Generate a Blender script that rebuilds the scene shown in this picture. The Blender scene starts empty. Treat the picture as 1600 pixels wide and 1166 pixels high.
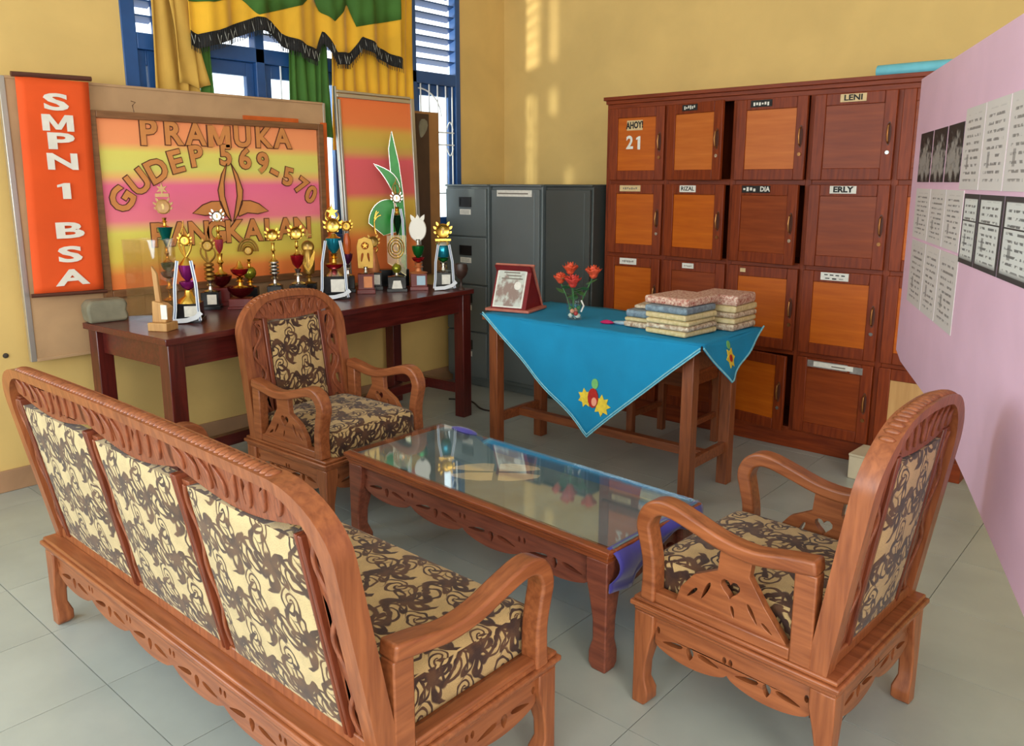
import bpy, math, random
from mathutils import Vector, Matrix
from mathutils.geometry import tessellate_polygon
random.seed(7)
PI = math.pi
sc = bpy.context.scene
COL = sc.collection

# ------------------------------------------------------------------ camera
def setup_camera():
    F, yaw, pit = 1260.0, math.radians(41.2), math.radians(11.25)
    fw = Vector((-math.sin(yaw)*math.cos(pit), math.cos(yaw)*math.cos(pit), -math.sin(pit)))
    r = Vector((math.cos(yaw), math.sin(yaw), 0)); u = r.cross(fw)
    cd = bpy.data.cameras.new('camera'); cam = bpy.data.objects.new('camera', cd); COL.objects.link(cam)
    cd.sensor_fit = 'HORIZONTAL'; cd.sensor_width = 36; cd.lens = F/1600*36
    cd.shift_x = 4/1600; cd.shift_y = -49/1600; cd.clip_start = .02
    m = Matrix((r, u, -fw)).transposed().to_4x4(); m.translation = (0, 0, 1.38)
    cam.matrix_world = m; sc.camera = cam
setup_camera()

# ------------------------------------------------------------------ world, sun, window daylight, added fill, exposure
w = bpy.data.worlds.new('sky'); sc.world = w; w.use_nodes = True
bg = w.node_tree.nodes['Background']; bg.inputs['Color'].default_value = (.86, .94, 1, 1); bg.inputs['Strength'].default_value = 2.6
def outside_glint():                                  # sunlight thrown back from outside, falling through the right-hand window bay
    l = bpy.data.lights.new('outside_glint', 'SPOT'); l.energy = 760; l.shadow_soft_size = .13; l.spot_size = math.radians(24); l.spot_blend = .5; l.color = (1, .97, .82)
    o = bpy.data.objects.new('outside_glint', l); COL.objects.link(o); o.location = (-5.36, .66, 1.76)
    d = Vector((-3.99, 3.88, 2.0))-o.location; o.rotation_euler = d.to_track_quat('-Z', 'Y').to_euler()
outside_glint()
def daylight(name, loc, direction, sx, sy, energy, col):
    l = bpy.data.lights.new(name, 'AREA'); l.shape = 'RECTANGLE'; l.size = sx; l.size_y = sy; l.energy = energy; l.color = col
    o = bpy.data.objects.new(name, l); COL.objects.link(o); o.location = loc
    o.rotation_euler = Vector(direction).to_track_quat('-Z', 'Z').to_euler()
# lamps in unseen openings behind the camera; east and south-east are added fill
daylight('added_fill_east', (2.93, -.9, 1.75), (-1, .25, -.1), 2.8, 1.5, 130, (1, .95, .86))  # added to brighten the window wall and trophies, from an unseen opening
daylight('daylight_window_west', (-3.93, -1.3, 1.75), (1, .1, -.12), 1.9, 1.5, 75, (.62, .84, 1))
daylight('daylight_window_south', (-1.2, -2.93, 1.75), (.05, 1, -.12), 2.9, 1.5, 105, (.86, .94, 1))
daylight('added_fill_south_east', (1.7, -2.93, 1.75), (-.3, 1, -.12), 1.7, 1.5, 60, (1, .94, .84))  # extra fill from the right, through an opening added for it
sc.view_settings.view_transform = 'Standard'; sc.view_settings.look = 'None'
sc.view_settings.gamma = 1; sc.view_settings.exposure = -0.06; sc.view_settings.use_curve_mapping = False

# ------------------------------------------------------------------ materials
def lin(c):
    return tuple(((x/255/12.92) if x/255 <= .04045 else ((x/255+.055)/1.055)**2.4) for x in c) + (1,)
MATS = {}
def new_mat(name):
    m = bpy.data.materials.new(name); m.use_nodes = True
    nt = m.node_tree; b = nt.nodes['Principled BSDF']; MATS[name] = m
    return m, nt, b
def mat(name, c, rough=.5, metal=0, var=.12, scale=8, stretch=(1, 1, 1), bump=0, c2=None, coat=0, spec=None, sheen=0):
    m, nt, b = new_mat(name); b.inputs['Roughness'].default_value = rough; b.inputs['Metallic'].default_value = metal
    if coat: b.inputs['Coat Weight'].default_value = coat; b.inputs['Coat Roughness'].default_value = .15
    if spec is not None: b.inputs['Specular IOR Level'].default_value = spec
    if sheen: b.inputs['Sheen Weight'].default_value = sheen
    if var <= 0 and c2 is None:
        b.inputs['Base Color'].default_value = lin(c); return m
    tc = nt.nodes.new('ShaderNodeTexCoord'); mp = nt.nodes.new('ShaderNodeMapping'); mp.inputs['Scale'].default_value = stretch
    no = nt.nodes.new('ShaderNodeTexNoise'); no.inputs['Scale'].default_value = scale; no.inputs['Detail'].default_value = 5; no.inputs['Distortion'].default_value = .4
    rp = nt.nodes.new('ShaderNodeValToRGB'); rp.color_ramp.elements[0].position = .3; rp.color_ramp.elements[1].position = .72
    L = nt.links.new
    L(tc.outputs['Object'], mp.inputs[0]); L(mp.outputs[0], no.inputs['Vector']); L(no.outputs['Fac'], rp.inputs[0])
    a = lin(c); d = lin(c2) if c2 else tuple(max(0, x*(1-2*var)) for x in a[:3])+(1,)
    hi = a if c2 else tuple(min(1, x*(1+var)) for x in a[:3])+(1,)
    rp.color_ramp.elements[0].color = d; rp.color_ramp.elements[1].color = hi
    L(rp.outputs[0], b.inputs['Base Color'])
    if bump:
        bu = nt.nodes.new('ShaderNodeBump'); bu.inputs['Strength'].default_value = bump; bu.inputs['Distance'].default_value = .004
        L(no.outputs['Fac'], bu.inputs['Height']); L(bu.outputs[0], b.inputs['Normal'])
    return m

class X:                                           # tiny expression builder over Math nodes
    def __init__(s, nt, sock): s.nt = nt; s.s = sock
    def _op(s, op, *args):
        n = s.nt.nodes.new('ShaderNodeMath'); n.operation = op
        for i, a in enumerate((s,)+args):
            if isinstance(a, X): s.nt.links.new(a.s, n.inputs[i])
            else: n.inputs[i].default_value = a
        return X(s.nt, n.outputs[0])
    def __add__(s, o): return s._op('ADD', o)
    def __sub__(s, o): return s._op('SUBTRACT', o)
    def __mul__(s, o): return s._op('MULTIPLY', o)
    def __truediv__(s, o): return s._op('DIVIDE', o)
    def f(s, op, *a): return s._op(op, *a)
def uv_xy(nt):
    tc = nt.nodes.new('ShaderNodeTexCoord'); sp = nt.nodes.new('ShaderNodeSeparateXYZ')
    nt.links.new(tc.outputs['UV'], sp.inputs[0]); return X(nt, sp.outputs[0]), X(nt, sp.outputs[1]), tc
def smooth(x, lo, hi):
    n = x.nt.nodes.new('ShaderNodeMapRange'); n.interpolation_type = 'SMOOTHSTEP'
    x.nt.links.new(x.s, n.inputs[0]); n.inputs[1].default_value = lo; n.inputs[2].default_value = hi
    return X(x.nt, n.outputs[0])
def mixc(nt, fac, a, b):
    n = nt.nodes.new('ShaderNodeMix'); n.data_type = 'RGBA'
    nt.links.new(fac.s, n.inputs['Factor'])
    for v, k in ((a, 6), (b, 7)):
        if isinstance(v, tuple): n.inputs[k].default_value = v
        else: nt.links.new(v, n.inputs[k])
    return n.outputs[2]

def fabric_mat(name, cream, brown, mid, P=.128):
    m, nt, b = new_mat(name); b.inputs['Roughness'].default_value = .85; b.inputs['Sheen Weight'].default_value = .15
    u, v, tc = uv_xy(nt)
    no = nt.nodes.new('ShaderNodeTexNoise'); no.inputs['Scale'].default_value = 14; no.inputs['Detail'].default_value = 2
    nt.links.new(tc.outputs['UV'], no.inputs['Vector'])
    sp = nt.nodes.new('ShaderNodeSeparateColor'); nt.links.new(no.outputs['Color'], sp.inputs[0])
    nx = X(nt, sp.outputs[0])-.5; ny = X(nt, sp.outputs[1])-.5
    u = u/P + nx*.30; v = v/(P*1.15) + ny*.30
    def cell(u, v, du, dv):
        vv = v+dv; row = vv.f('FLOOR'); a = (u+du+row*.5).f('FRACT')-.5; c = vv.f('FRACT')-.5
        r = (a*a+c*c).f('SQRT'); th = c.f('ARCTAN2', a); return r, th, a, c
    def lt(x, y, e=.02): return smooth(y-x, -e, e)
    # five-petalled blossom with pale veins
    r, th, a, c = cell(u, v, 0, 0)
    R = (th*5).f('COSINE')*.15+.29
    petal = lt(r, R)
    vein = lt((r/R-.55).f('ABSOLUTE'), X(nt, (th*5).f('COSINE').s)*.20-.06, .05)
    core = lt(r, r*0+.035)
    flower = petal*(vein*-1+1)+core
    # scrolling tendrils around the cell corners
    r2, t2, a2, c2 = cell(u, v, .5, .02)
    spiral = lt((t2+(r2*21)).f('SINE').f('ABSOLUTE'), r2*0+.52, .1)*lt(r2, r2*0+.34)*(lt(r2, r2*0+.03)*-1+1)
    r3, t3, a3, c3 = cell(u, v, .27, .5)
    spiral2 = lt((t3*-1+(r3*26)+1.0).f('SINE').f('ABSOLUTE'), r3*0+.55, .1)*lt(r3, r3*0+.26)
    # leaves and vines
    vine = lt((c2-((a2*6.283).f('SINE')*.2)).f('ABSOLUTE'), r2*0+.075, .02)
    vine2 = lt((a-((c*6.283).f('SINE')*.25)-.22).f('ABSOLUTE'), r*0+.07, .02)
    mask = flower.f('MAXIMUM', spiral).f('MAXIMUM', spiral2).f('MAXIMUM', vine).f('MAXIMUM', vine2)
    mask = mask.f('MINIMUM', 1.0)
    n2 = nt.nodes.new('ShaderNodeTexNoise'); n2.inputs['Scale'].default_value = 22; nt.links.new(tc.outputs['UV'], n2.inputs['Vector'])
    n3 = nt.nodes.new('ShaderNodeTexNoise'); n3.inputs['Scale'].default_value = 380; nt.links.new(tc.outputs['UV'], n3.inputs['Vector'])
    f2 = smooth(X(nt, n2.outputs['Fac']), .35, .65); f3 = smooth(X(nt, n3.outputs['Fac']), .3, .75)
    ground = mixc(nt, f3*.55+(f2*.3), lin(cream), lin(tuple(x*.8 for x in cream)))
    pile = mixc(nt, f2, lin(brown), lin(mid))
    nt.links.new(mixc(nt, mask, ground, pile), b.inputs['Base Color'])
    bu = nt.nodes.new('ShaderNodeBump'); bu.inputs['Strength'].default_value = .5; bu.inputs['Distance'].default_value = .003
    nt.links.new((mask+f3*.25).s, bu.inputs['Height']); nt.links.new(bu.outputs[0], b.inputs['Normal'])
    return m
def bands_mat(name, stops, rough=.6):                # printed colour bands, by height (UV y 0..1)
    m, nt, b = new_mat(name); b.inputs['Roughness'].default_value = rough
    u, v, tc = uv_xy(nt)
    rp = nt.nodes.new('ShaderNodeValToRGB'); e = rp.color_ramp.elements
    while len(e) < len(stops): e.new(.5)
    for i, (p, c) in enumerate(stops): e[i].position = p; e[i].color = lin(c)
    nt.links.new(v.s, rp.inputs[0]); nt.links.new(rp.outputs[0], b.inputs['Base Color']); return m
def doc_mat(name, paper, ink, border=0, photo=False, cols=1, seed=0):    # flat print: lines of text, a dark border or a dark photo
    m, nt, b = new_mat(name); b.inputs['Roughness'].default_value = .6
    u, v, tc = uv_xy(nt)
    no = nt.nodes.new('ShaderNodeTexNoise'); no.inputs['Scale'].default_value = 9 if not photo else 5; no.inputs['Detail'].default_value = 4
    mp = nt.nodes.new('ShaderNodeMapping'); mp.inputs['Location'].default_value = (seed*3.1, seed*1.7, 0); mp.inputs['Scale'].default_value = (1, 1, 1)
    nt.links.new(tc.outputs['UV'], mp.inputs[0]); nt.links.new(mp.outputs[0], no.inputs['Vector'])
    n = X(nt, no.outputs['Fac'])
    if photo:
        f = smooth(n-((v-.4).f('ABSOLUTE')*.6)-((u-.5).f('ABSOLUTE')*.3), .18, .42)*.75
    else:
        line = smooth((v*70).f('SINE'), .2, .7)
        inside = smooth((u-.5).f('ABSOLUTE')*-1+.34, -.05, .05)*smooth((v-.5).f('ABSOLUTE')*-1+.4, -.03, .03)
        gap = smooth(n, .44, .52)
        f = line*inside*gap*.8
        f = f.f('MAXIMUM', smooth((u-.3).f('ABSOLUTE')*-1+.05, -.005, .005)*smooth((v-.34).f('ABSOLUTE')*-1+.09, -.01, .01)*.6)
        if border:
            e = (u-.5).f('ABSOLUTE').f('MAXIMUM', (v-.5).f('ABSOLUTE'))
            f = f.f('MAXIMUM', smooth(e, .5-border-.01, .5-border+.01)).f('MAXIMUM', smooth((v-.05), 0.09, -.02)*.9)
            f = f.f('MAXIMUM', smooth((v-.62).f('ABSOLUTE')*-1+.012, 0, .004))
    nt.links.new(mixc(nt, f, lin(paper), lin(ink)), b.inputs['Base Color']); return m
def thin_glass(name, tint=(1, 1, 1, 1), refl=.12, rough=.02):
    m = bpy.data.materials.new(name); m.use_nodes = True; nt = m.node_tree; MATS[name] = m
    nt.nodes.clear(); o = nt.nodes.new('ShaderNodeOutputMaterial'); t = nt.nodes.new('ShaderNodeBsdfTransparent'); g = nt.nodes.new('ShaderNodeBsdfGlossy')
    t.inputs[0].default_value = tint; g.inputs['Roughness'].default_value = rough; g.inputs['Color'].default_value = (1, 1, 1, 1)
    lw = nt.nodes.new('ShaderNodeLayerWeight'); lw.inputs[0].default_value = .5
    ad = X(nt, lw.outputs['Facing']).f('POWER', 5.0)*(1-refl)+refl
    mx = nt.nodes.new('ShaderNodeMixShader'); L = nt.links.new
    L(ad.s, mx.inputs[0]); L(t.outputs[0], mx.inputs[1]); L(g.outputs[0], mx.inputs[2]); L(mx.outputs[0], o.inputs[0]); return m
def frosted(name, c, trans=.6):
    m = bpy.data.materials.new(name); m.use_nodes = True; nt = m.node_tree; MATS[name] = m
    nt.nodes.clear(); o = nt.nodes.new('ShaderNodeOutputMaterial'); t = nt.nodes.new('ShaderNodeBsdfTranslucent'); d = nt.nodes.new('ShaderNodeBsdfDiffuse')
    t.inputs[0].default_value = lin(c); d.inputs[0].default_value = lin(c)
    mx = nt.nodes.new('ShaderNodeMixShader'); mx.inputs[0].default_value = trans
    nt.links.new(d.outputs[0], mx.inputs[1]); nt.links.new(t.outputs[0], mx.inputs[2]); nt.links.new(mx.outputs[0], o.inputs[0]); return m
def wood(name, c, c2, rough=.35, axis='x', coat=0, sc_=5, spec=None):
    st = {'x': (1.2, 14, 14), 'y': (14, 1.2, 14), 'z': (14, 14, 1.2)}[axis]
    return mat(name, c, rough, 0, .1, sc_, st, .12, c2, coat, .28 if name.startswith('locker') else spec)

wood('teak_x', (164, 96, 56), (124, 66, 36), .34, 'x'); wood('teak_y', (164, 96, 56), (124, 66, 36), .34, 'y'); wood('teak_z', (164, 96, 56), (124, 66, 36), .34, 'z')
wood('teak_carved', (158, 88, 54), (112, 56, 34), .42, 'z', 0, 9)
wood('teak_dark', (128, 62, 36), (92, 40, 24), .32, 'z')
wood('coffee_wood', (142, 78, 56), (104, 52, 40), .33, 'x')
wood('coffee_edge', (160, 84, 42), (120, 56, 28), .33, 'x')
wood('locker_wood', (138, 58, 20), (104, 38, 13), .42, 'z'); wood('locker_wood_x', (138, 58, 20), (104, 38, 13), .42, 'x')
wood('locker_panel_brown', (146, 66, 24), (122, 50, 16), .36, 'x', 0, 3)
wood('locker_panel_orange', (196, 100, 18), (176, 82, 12), .4, 'x', 0, 3)
wood('locker_panel_pale', (200, 112, 48), (184, 96, 36), .4, 'x', 0, 3)
wood('locker_panel_tan', (206, 160, 104), (190, 142, 88), .5, 'z', 0, 3)
wood('mahogany_x', (100, 34, 28), (66, 18, 16), .28, 'y', .2); wood('mahogany_z', (98, 32, 26), (64, 18, 16), .28, 'z', .2)
wood('desk_wood', (150, 84, 46), (112, 58, 32), .4, 'z'); wood('desk_wood_x', (150, 84, 46), (112, 58, 32), .4, 'x')
wood('frame_brown', (142, 96, 60), (112, 74, 44), .5, 'y'); wood('pale_wood', (196, 150, 92), (170, 122, 70), .5, 'z')
mat('wall_yellow', (219, 184, 112), .75, 0, .05, 3)
mat('wall_white', (225, 222, 210), .8, 0, .03, 3)
mat('ceiling_white', (232, 230, 222), .8, 0, .02, 3)
mat('grout', (120, 118, 108), .8, 0, .1, 20)
mat('baseboard_tan', (170, 130, 96), .5, 0, .1, 6)
mat('board_tan', (186, 148, 108), .7, 0, .08, 5)
mat('aluminium', (200, 196, 188), .35, .8, 0); mat('blue_frame', (38, 82, 140), .4, 0, .1, 6)
mat('grille_white', (235, 240, 245), .4, 0, 0)
mat('banner_orange', (232, 84, 22), .8, 0, .05, 4); mat('letter_white', (232, 226, 214), .7, 0, .04, 20); mat('rod_brown', (84, 44, 30), .5, 0, 0)
mat('letter_tan', (214, 140, 76), .6, 0, .06, 12); mat('letter_dark', (88, 44, 26), .7, 0, 0)
mat('curtain_yellow', (232, 176, 40), .85, 0, .08, 5, sheen=.2); mat('curtain_beige', (206, 162, 72), .85, 0, .08, 5); mat('curtain_green', (66, 112, 40), .85, 0, .1, 5)
mat('fringe_black', (34, 32, 30), .8, 0, .2, 40); mat('fringe_white', (190, 188, 176), .8, 0, .1, 30)
mat('cabinet_grey', (104, 112, 112), .42, .1, .04, 4); mat('cabinet_dark', (70, 75, 72), .42, .1, .04, 4); mat('black_plastic', (22, 22, 24), .4, 0, 0)
mat('label_white', (228, 224, 212), .6, 0, .06, 60); mat('label_cream', (212, 184, 134), .6, 0, .06, 60); mat('ink_black', (26, 24, 22), .7, 0, 0); mat('ink_grey', (120, 112, 100), .7, 0, 0)
mat('brass', (150, 100, 54), .35, .8, .08, 30); mat('chrome', (205, 205, 200), .2, .9, 0); mat('tape_silver', (170, 165, 160), .3, .5, .15, 40)
mat('gold', (226, 182, 84), .24, 1, .06, 20); mat('silver', (216, 214, 206), .22, 1, .05, 20); mat('old_gold', (176, 140, 70), .35, .85, .1, 20)
for n, c in dict(teal=(10, 116, 112), purple=(148, 40, 126), red=(164, 22, 34), pink=(206, 84, 104), emerald=(24, 120, 52), darkgreen=(20, 62, 38), aqua=(30, 140, 165), olive=(138, 140, 40), maroon=(96, 20, 24), plum=(104, 44, 84)).items():
    mat('metal_'+n, c, .2, .65, 0)
mat('base_black', (24, 24, 26), .22, 0, 0); mat('base_red', (110, 30, 26), .3, 0, .1, 8); mat('medal_white', (236, 232, 220), .4, 0, 0)
mat('medal_figure', (180, 150, 90), .4, .5, 0)
mat('leaf_green', (30, 146, 48), .3, 0, .1, 12); mat('ribbon_white', (222, 226, 230), .7, 0, 0); mat('ribbon_blue', (92, 112, 152), .7, 0, 0)
mat('plate_orange', (206, 130, 80), .4, .3, .1, 20); mat('plate_blue', (150, 176, 190), .4, .3, .05, 20)
mat('acrylic_orange', (206, 96, 40), .25, 0, .1, 10)
thin_glass('acrylic', (.94, .88, .82, 1), .05); thin_glass('glass', (.96, .99, .98, 1), .04); thin_glass('table_glass', (.95, .985, .98, 1), .13, .03)
thin_glass('acrylic_gold', (.95, .86, .58, 1), .18, .1)
frosted('louvre_glass', (222, 236, 240), .7)
mat('cloth_turquoise', (0, 136, 182), .85, 0, .06, 5); mat('cloth_trim', (130, 196, 208), .8, 0, .1, 60)
mat('embroidery_yellow', (238, 206, 60), .8, 0, .1, 60); mat('embroidery_red', (184, 34, 24), .8, 0, .1, 60); mat('embroidery_green', (120, 190, 110), .8, 0, .1, 60); mat('embroidery_pink', (240, 160, 130), .8, 0, 0)
mat('cloth_purple', (62, 54, 150), .7, 0, .15, 9, sheen=.3); mat('cloth_blue', (70, 118, 158), .7, 0, .12, 9); mat('cloth_greyblue', (120, 138, 146), .7, 0, .14, 6)
mat('paper_beige', (226, 204, 158), .7, 0, .05, 20); mat('paper_petal', (238, 212, 180), .7, 0, .08, 14)
mat('pink_paint', (238, 196, 216), .6, 0, .04, 3)
mat('carton_beige', (206, 190, 160), .8, 0, .06, 8); mat('mat_blue', (110, 190, 205), .6, 0, .08, 8)
mat('rose_orange', (224, 84, 48), .6, 0, .15, 60); mat('rose_red', (206, 60, 48), .6, 0, .15, 60); mat('stem_green', (66, 120, 66), .6, 0, .15, 40)
mat('plaque_red', (120, 14, 18), .7, 0, .08, 20); mat('plaque_edge', (186, 108, 88), .5, 0, .1, 20)
mat('pattern_batik_a', (236, 224, 196), .6, 0, .1, 70, c2=(150, 110, 80)); mat('pattern_batik_b', (226, 206, 160), .6, 0, .1, 60, c2=(196, 176, 120))
mat('pattern_batik_red', (236, 214, 190), .6, 0, .1, 90, c2=(160, 60, 44)); mat('pattern_grey', (136, 158, 170), .4, 0, .1, 70, c2=(96, 110, 122))
mat('magenta', (190, 20, 90), .6, 0, .1, 20); mat('plastic_clear', (170, 200, 214), .25, 0, .15, 20)
mat('bundle_grey', (128, 122, 100), .7, 0, .15, 12); mat('cable_dark', (52, 40, 34), .6, 0, 0); mat('brown_dark', (74, 50, 30), .7, 0, .1, 10); mat('hardboard', (160, 112, 62), .7, 0, .08, 8)
mat('cup_brown', (62, 42, 34), .4, 0, .2, 30); mat('wall_stain', (60, 50, 40), .8, 0, 0)
fabric_mat('fabric', (202, 168, 112), (54, 28, 18), (88, 54, 30))
fabric_mat('fabric_back', (208, 182, 130), (62, 38, 18), (94, 62, 32))
bands_mat('scout_paper', [(0, (250, 128, 64)), (.12, (252, 146, 72)), (.20, (240, 216, 92)), (.35, (232, 220, 100)), (.42, (246, 128, 146)), (.61, (244, 114, 152)), (.66, (244, 190, 112)), (.70, (226, 220, 112)), (.79, (232, 220, 108)), (.84, (252, 160, 104)), (1, (252, 152, 98))])
bands_mat('panel_paper', [(0, (246, 126, 70)), (.25, (250, 138, 70)), (.32, (230, 184, 76)), (.44, (226, 188, 76)), (.49, (234, 106, 104)), (.66, (238, 102, 112)), (.70, (220, 168, 90)), (.74, (214, 184, 82)), (.80, (222, 178, 78)), (.85, (240, 130, 70)), (1, (242, 120, 62))])
doc_mat('doc_plain', (222, 214, 208), (104, 98, 96), 0, seed=1); doc_mat('doc_plain_b', (218, 210, 204), (110, 104, 100), 0, seed=4); doc_mat('doc_border', (222, 222, 216), (64, 62, 62), .07, seed=2)
doc_mat('doc_photo', (40, 38, 38), (180, 174, 166), photo=True, seed=3)
doc_mat('plaque_photo', (196, 200, 188), (120, 70, 56), photo=True, seed=6)

def tile_mat():
    m, nt, b = new_mat('floor_tile'); b.inputs['Roughness'].default_value = .22
    tc = nt.nodes.new('ShaderNodeTexCoord'); oi = nt.nodes.new('ShaderNodeObjectInfo')
    ad = nt.nodes.new('ShaderNodeVectorMath'); ad.operation = 'ADD'
    nt.links.new(tc.outputs['Object'], ad.inputs[0]); nt.links.new(oi.outputs['Location'], ad.inputs[1])
    no = nt.nodes.new('ShaderNodeTexNoise'); no.inputs['Scale'].default_value = 3; no.inputs['Detail'].default_value = 5
    nt.links.new(ad.outputs[0], no.inputs['Vector'])
    f = smooth(X(nt, no.outputs['Fac']), .3, .7)*.6+X(nt, oi.outputs['Random'])*.4
    nt.links.new(mixc(nt, f, lin((156, 161, 154)), lin((174, 178, 170))), b.inputs['Base Color'])
    return m
tile_mat()

# ------------------------------------------------------------------ mesh helpers
class MB:
    def __init__(s): s.v = []; s.f = []
    def add(s, vs, fs):
        o = len(s.v); s.v += [tuple(p) for p in vs]; s.f += [tuple(i+o for i in f) for f in fs]; return s
    def box(s, x0, x1, y0, y1, z0, z1):
        return s.add([(x0, y0, z0), (x1, y0, z0), (x1, y1, z0), (x0, y1, z0), (x0, y0, z1), (x1, y0, z1), (x1, y1, z1), (x0, y1, z1)],
                     [(0, 3, 2, 1), (4, 5, 6, 7), (0, 1, 5, 4), (1, 2, 6, 5), (2, 3, 7, 6), (3, 0, 4, 7)])
    def loft(s, rings, cap=True, closed=True):
        n = len(rings[0]); vs = [p for r in rings for p in r]; fs = []
        for i in range(len(rings)-1):
            for j in range(n if closed else n-1):
                k = (j+1) % n; fs.append((i*n+j, i*n+k, (i+1)*n+k, (i+1)*n+j))
        if cap and closed: fs += [tuple(range(n-1, -1, -1)), tuple((len(rings)-1)*n+j for j in range(n))]
        return s.add(vs, fs)
    def lathe(s, prof, cx=0, cy=0, cz=0, n=18, axis='z', sx=1, sy=1):
        rings = []
        for r, z in prof:
            r = max(r, .0004); ring = []
            for k in range(n):
                a = 2*PI*k/n; p = (r*math.cos(a)*sx, r*math.sin(a)*sy)
                ring.append((cx+p[0], cy+p[1], cz+z) if axis == 'z' else (cx+z, cy+p[0], cz+p[1]) if axis == 'x' else (cx+p[1], cy+z, cz+p[0]))
            rings.append(ring)
        return s.loft(rings)
    def tube(s, pts, r, n=6):
        pts = [Vector(p) for p in pts]; rings = []; up = Vector((0, 0, 1))
        for i, p in enumerate(pts):
            t = (pts[min(i+1, len(pts)-1)]-pts[max(i-1, 0)]).normalized()
            a = t.cross(up)
            if a.length < .05: a = t.cross(Vector((1, 0, 0)))
            a.normalize(); b_ = a.cross(t).normalized(); up = b_ if abs(b_.dot(up)) > .3 else up
            rr = r[i] if isinstance(r, (list, tuple)) else r
            rings.append([p+a*rr*math.cos(2*PI*k/n)+b_*rr*math.sin(2*PI*k/n) for k in range(n)])
        return s.loft(rings)
    def plate(s, outer, holes, t0, t1, fn):
        loops = [outer]+list(holes); flat = [p for l in loops for p in l]; n = len(flat)
        tris = tessellate_polygon([[Vector((p[0], p[1], 0)) for p in l] for l in loops])
        vs = [fn(p[0], p[1], t0) for p in flat]+[fn(p[0], p[1], t1) for p in flat]; fs = []
        for a, b_, c in tris:
            A, B, C_ = flat[a], flat[b_], flat[c]
            if (B[0]-A[0])*(C_[1]-A[1])-(B[1]-A[1])*(C_[0]-A[0]) < 0: b_, c = c, b_
            fs += [(a, c, b_), (a+n, b_+n, c+n)]
        o = 0
        for li, l in enumerate(loops):
            m = len(l); ar = sum(l[i][0]*l[(i+1) % m][1]-l[(i+1) % m][0]*l[i][1] for i in range(m))
            fwd = (ar > 0) == (li == 0)
            for i in range(m):
                a, b_ = o+i, o+(i+1) % m
                fs.append((a, b_, b_+n, a+n) if fwd else (b_, a, a+n, b_+n))
            o += m
        return s.add(vs, fs)
    def ribbon(s, path, wid, t0, t1, fn):
        n = len(path); L = []; R = []
        for i, p in enumerate(path):
            q0, q1 = path[max(i-1, 0)], path[min(i+1, n-1)]
            dx, dy = q1[0]-q0[0], q1[1]-q0[1]; l = math.hypot(dx, dy) or 1; wv = (wid[i] if isinstance(wid, (list, tuple)) else wid)/2
            L.append((p[0]-dy/l*wv, p[1]+dx/l*wv)); R.append((p[0]+dy/l*wv, p[1]-dx/l*wv))
        rings = [[fn(*L[i], t0), fn(*R[i], t0), fn(*R[i], t1), fn(*L[i], t1)] for i in range(n)]
        return s.loft(rings)
    def ball(s, c, r, sx=1, sy=1, sz=1, n=12, m=7):
        return s.loft([[(c[0]+r*sx*math.sin(PI*max(.02, min(.98, i/m)))*math.cos(2*PI*k/n), c[1]+r*sy*math.sin(PI*max(.02, min(.98, i/m)))*math.sin(2*PI*k/n), c[2]-r*sz*math.cos(PI*i/m)) for k in range(n)] for i in range(m+1)])
    def sheet(s, grid):
        n = len(grid[0]); fs = [(i*n+j, i*n+j+1, (i+1)*n+j+1, (i+1)*n+j) for i in range(len(grid)-1) for j in range(n-1)]
        return s.add([p for r in grid for p in r], fs)
    def build(s, name, m, parent=None, bevel=0, seg=2, ang=35, uv=None, solid=0, world=False, subsurf=0):
        vs = s.v
        if world and parent is not None:
            inv = (Matrix.Translation(parent.location) @ parent.rotation_euler.to_matrix().to_4x4()).inverted(); vs = [tuple(inv @ Vector(p)) for p in vs]
        me = bpy.data.meshes.new(name); me.from_pydata(vs, [], s.f); me.update()
        if uv:
            ul = me.uv_layers.new(name='UVMap')
            for p in me.polygons:
                nn = p.normal
                for li in p.loop_indices:
                    c = me.vertices[me.loops[li].vertex_index].co
                    if callable(uv): ul.data[li].uv = uv(c)
                    else:
                        ax = max(range(3), key=lambda i: abs(nn[i]))
                        ul.data[li].uv = ((c[1], c[2]), (c[0], c[2]), (c[0], c[1]))[ax] if ax != 0 else (c[1], c[2])
        me.materials.append(MATS[m])
        o = bpy.data.objects.new(name, me); COL.objects.link(o)
        if parent is not None: o.parent = parent
        me.polygons.foreach_set('use_smooth', [True]*len(me.polygons))
        me.set_sharp_from_angle(angle=math.radians(ang))
        if solid:
            md = o.modifiers.new('solid', 'SOLIDIFY'); md.thickness = solid; md.offset = 0
        if bevel:
            md = o.modifiers.new('bevel', 'BEVEL'); md.width = bevel; md.segments = seg; md.limit_method = 'ANGLE'; md.angle_limit = math.radians(40)
        if subsurf:
            md = o.modifiers.new('sub', 'SUBSURF'); md.levels = subsurf; md.render_levels = subsurf
        return o
def tag(o, label=None, cat=None, group=None, kind=None):
    if label: o['label'] = label
    if cat: o['category'] = cat
    if group: o['group'] = group
    if kind: o['kind'] = kind
    return o
def thing(name, label, cat, loc=(0, 0, 0), rz=0, group=None, kind=None):
    o = bpy.data.objects.new(name, None); COL.objects.link(o); o.location = loc; o.rotation_euler = (0, 0, rz); o.empty_display_size = .1
    return tag(o, label, cat, group, kind)
def copy_tree(o, parent=None):
    c = o.copy(); COL.objects.link(c); c.parent = parent
    for ch in list(o.children): copy_tree(ch, c)
    return c
def B(*a): return MB().box(*a)
def XZ(y):                                           # plate in the xz plane, thickness along y
    return lambda u, v, t: (u, y+t, v)
def YZ(x): return lambda u, v, t: (x+t, u, v)
def XY(z): return lambda u, v, t: (u, v, z+t)
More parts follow.
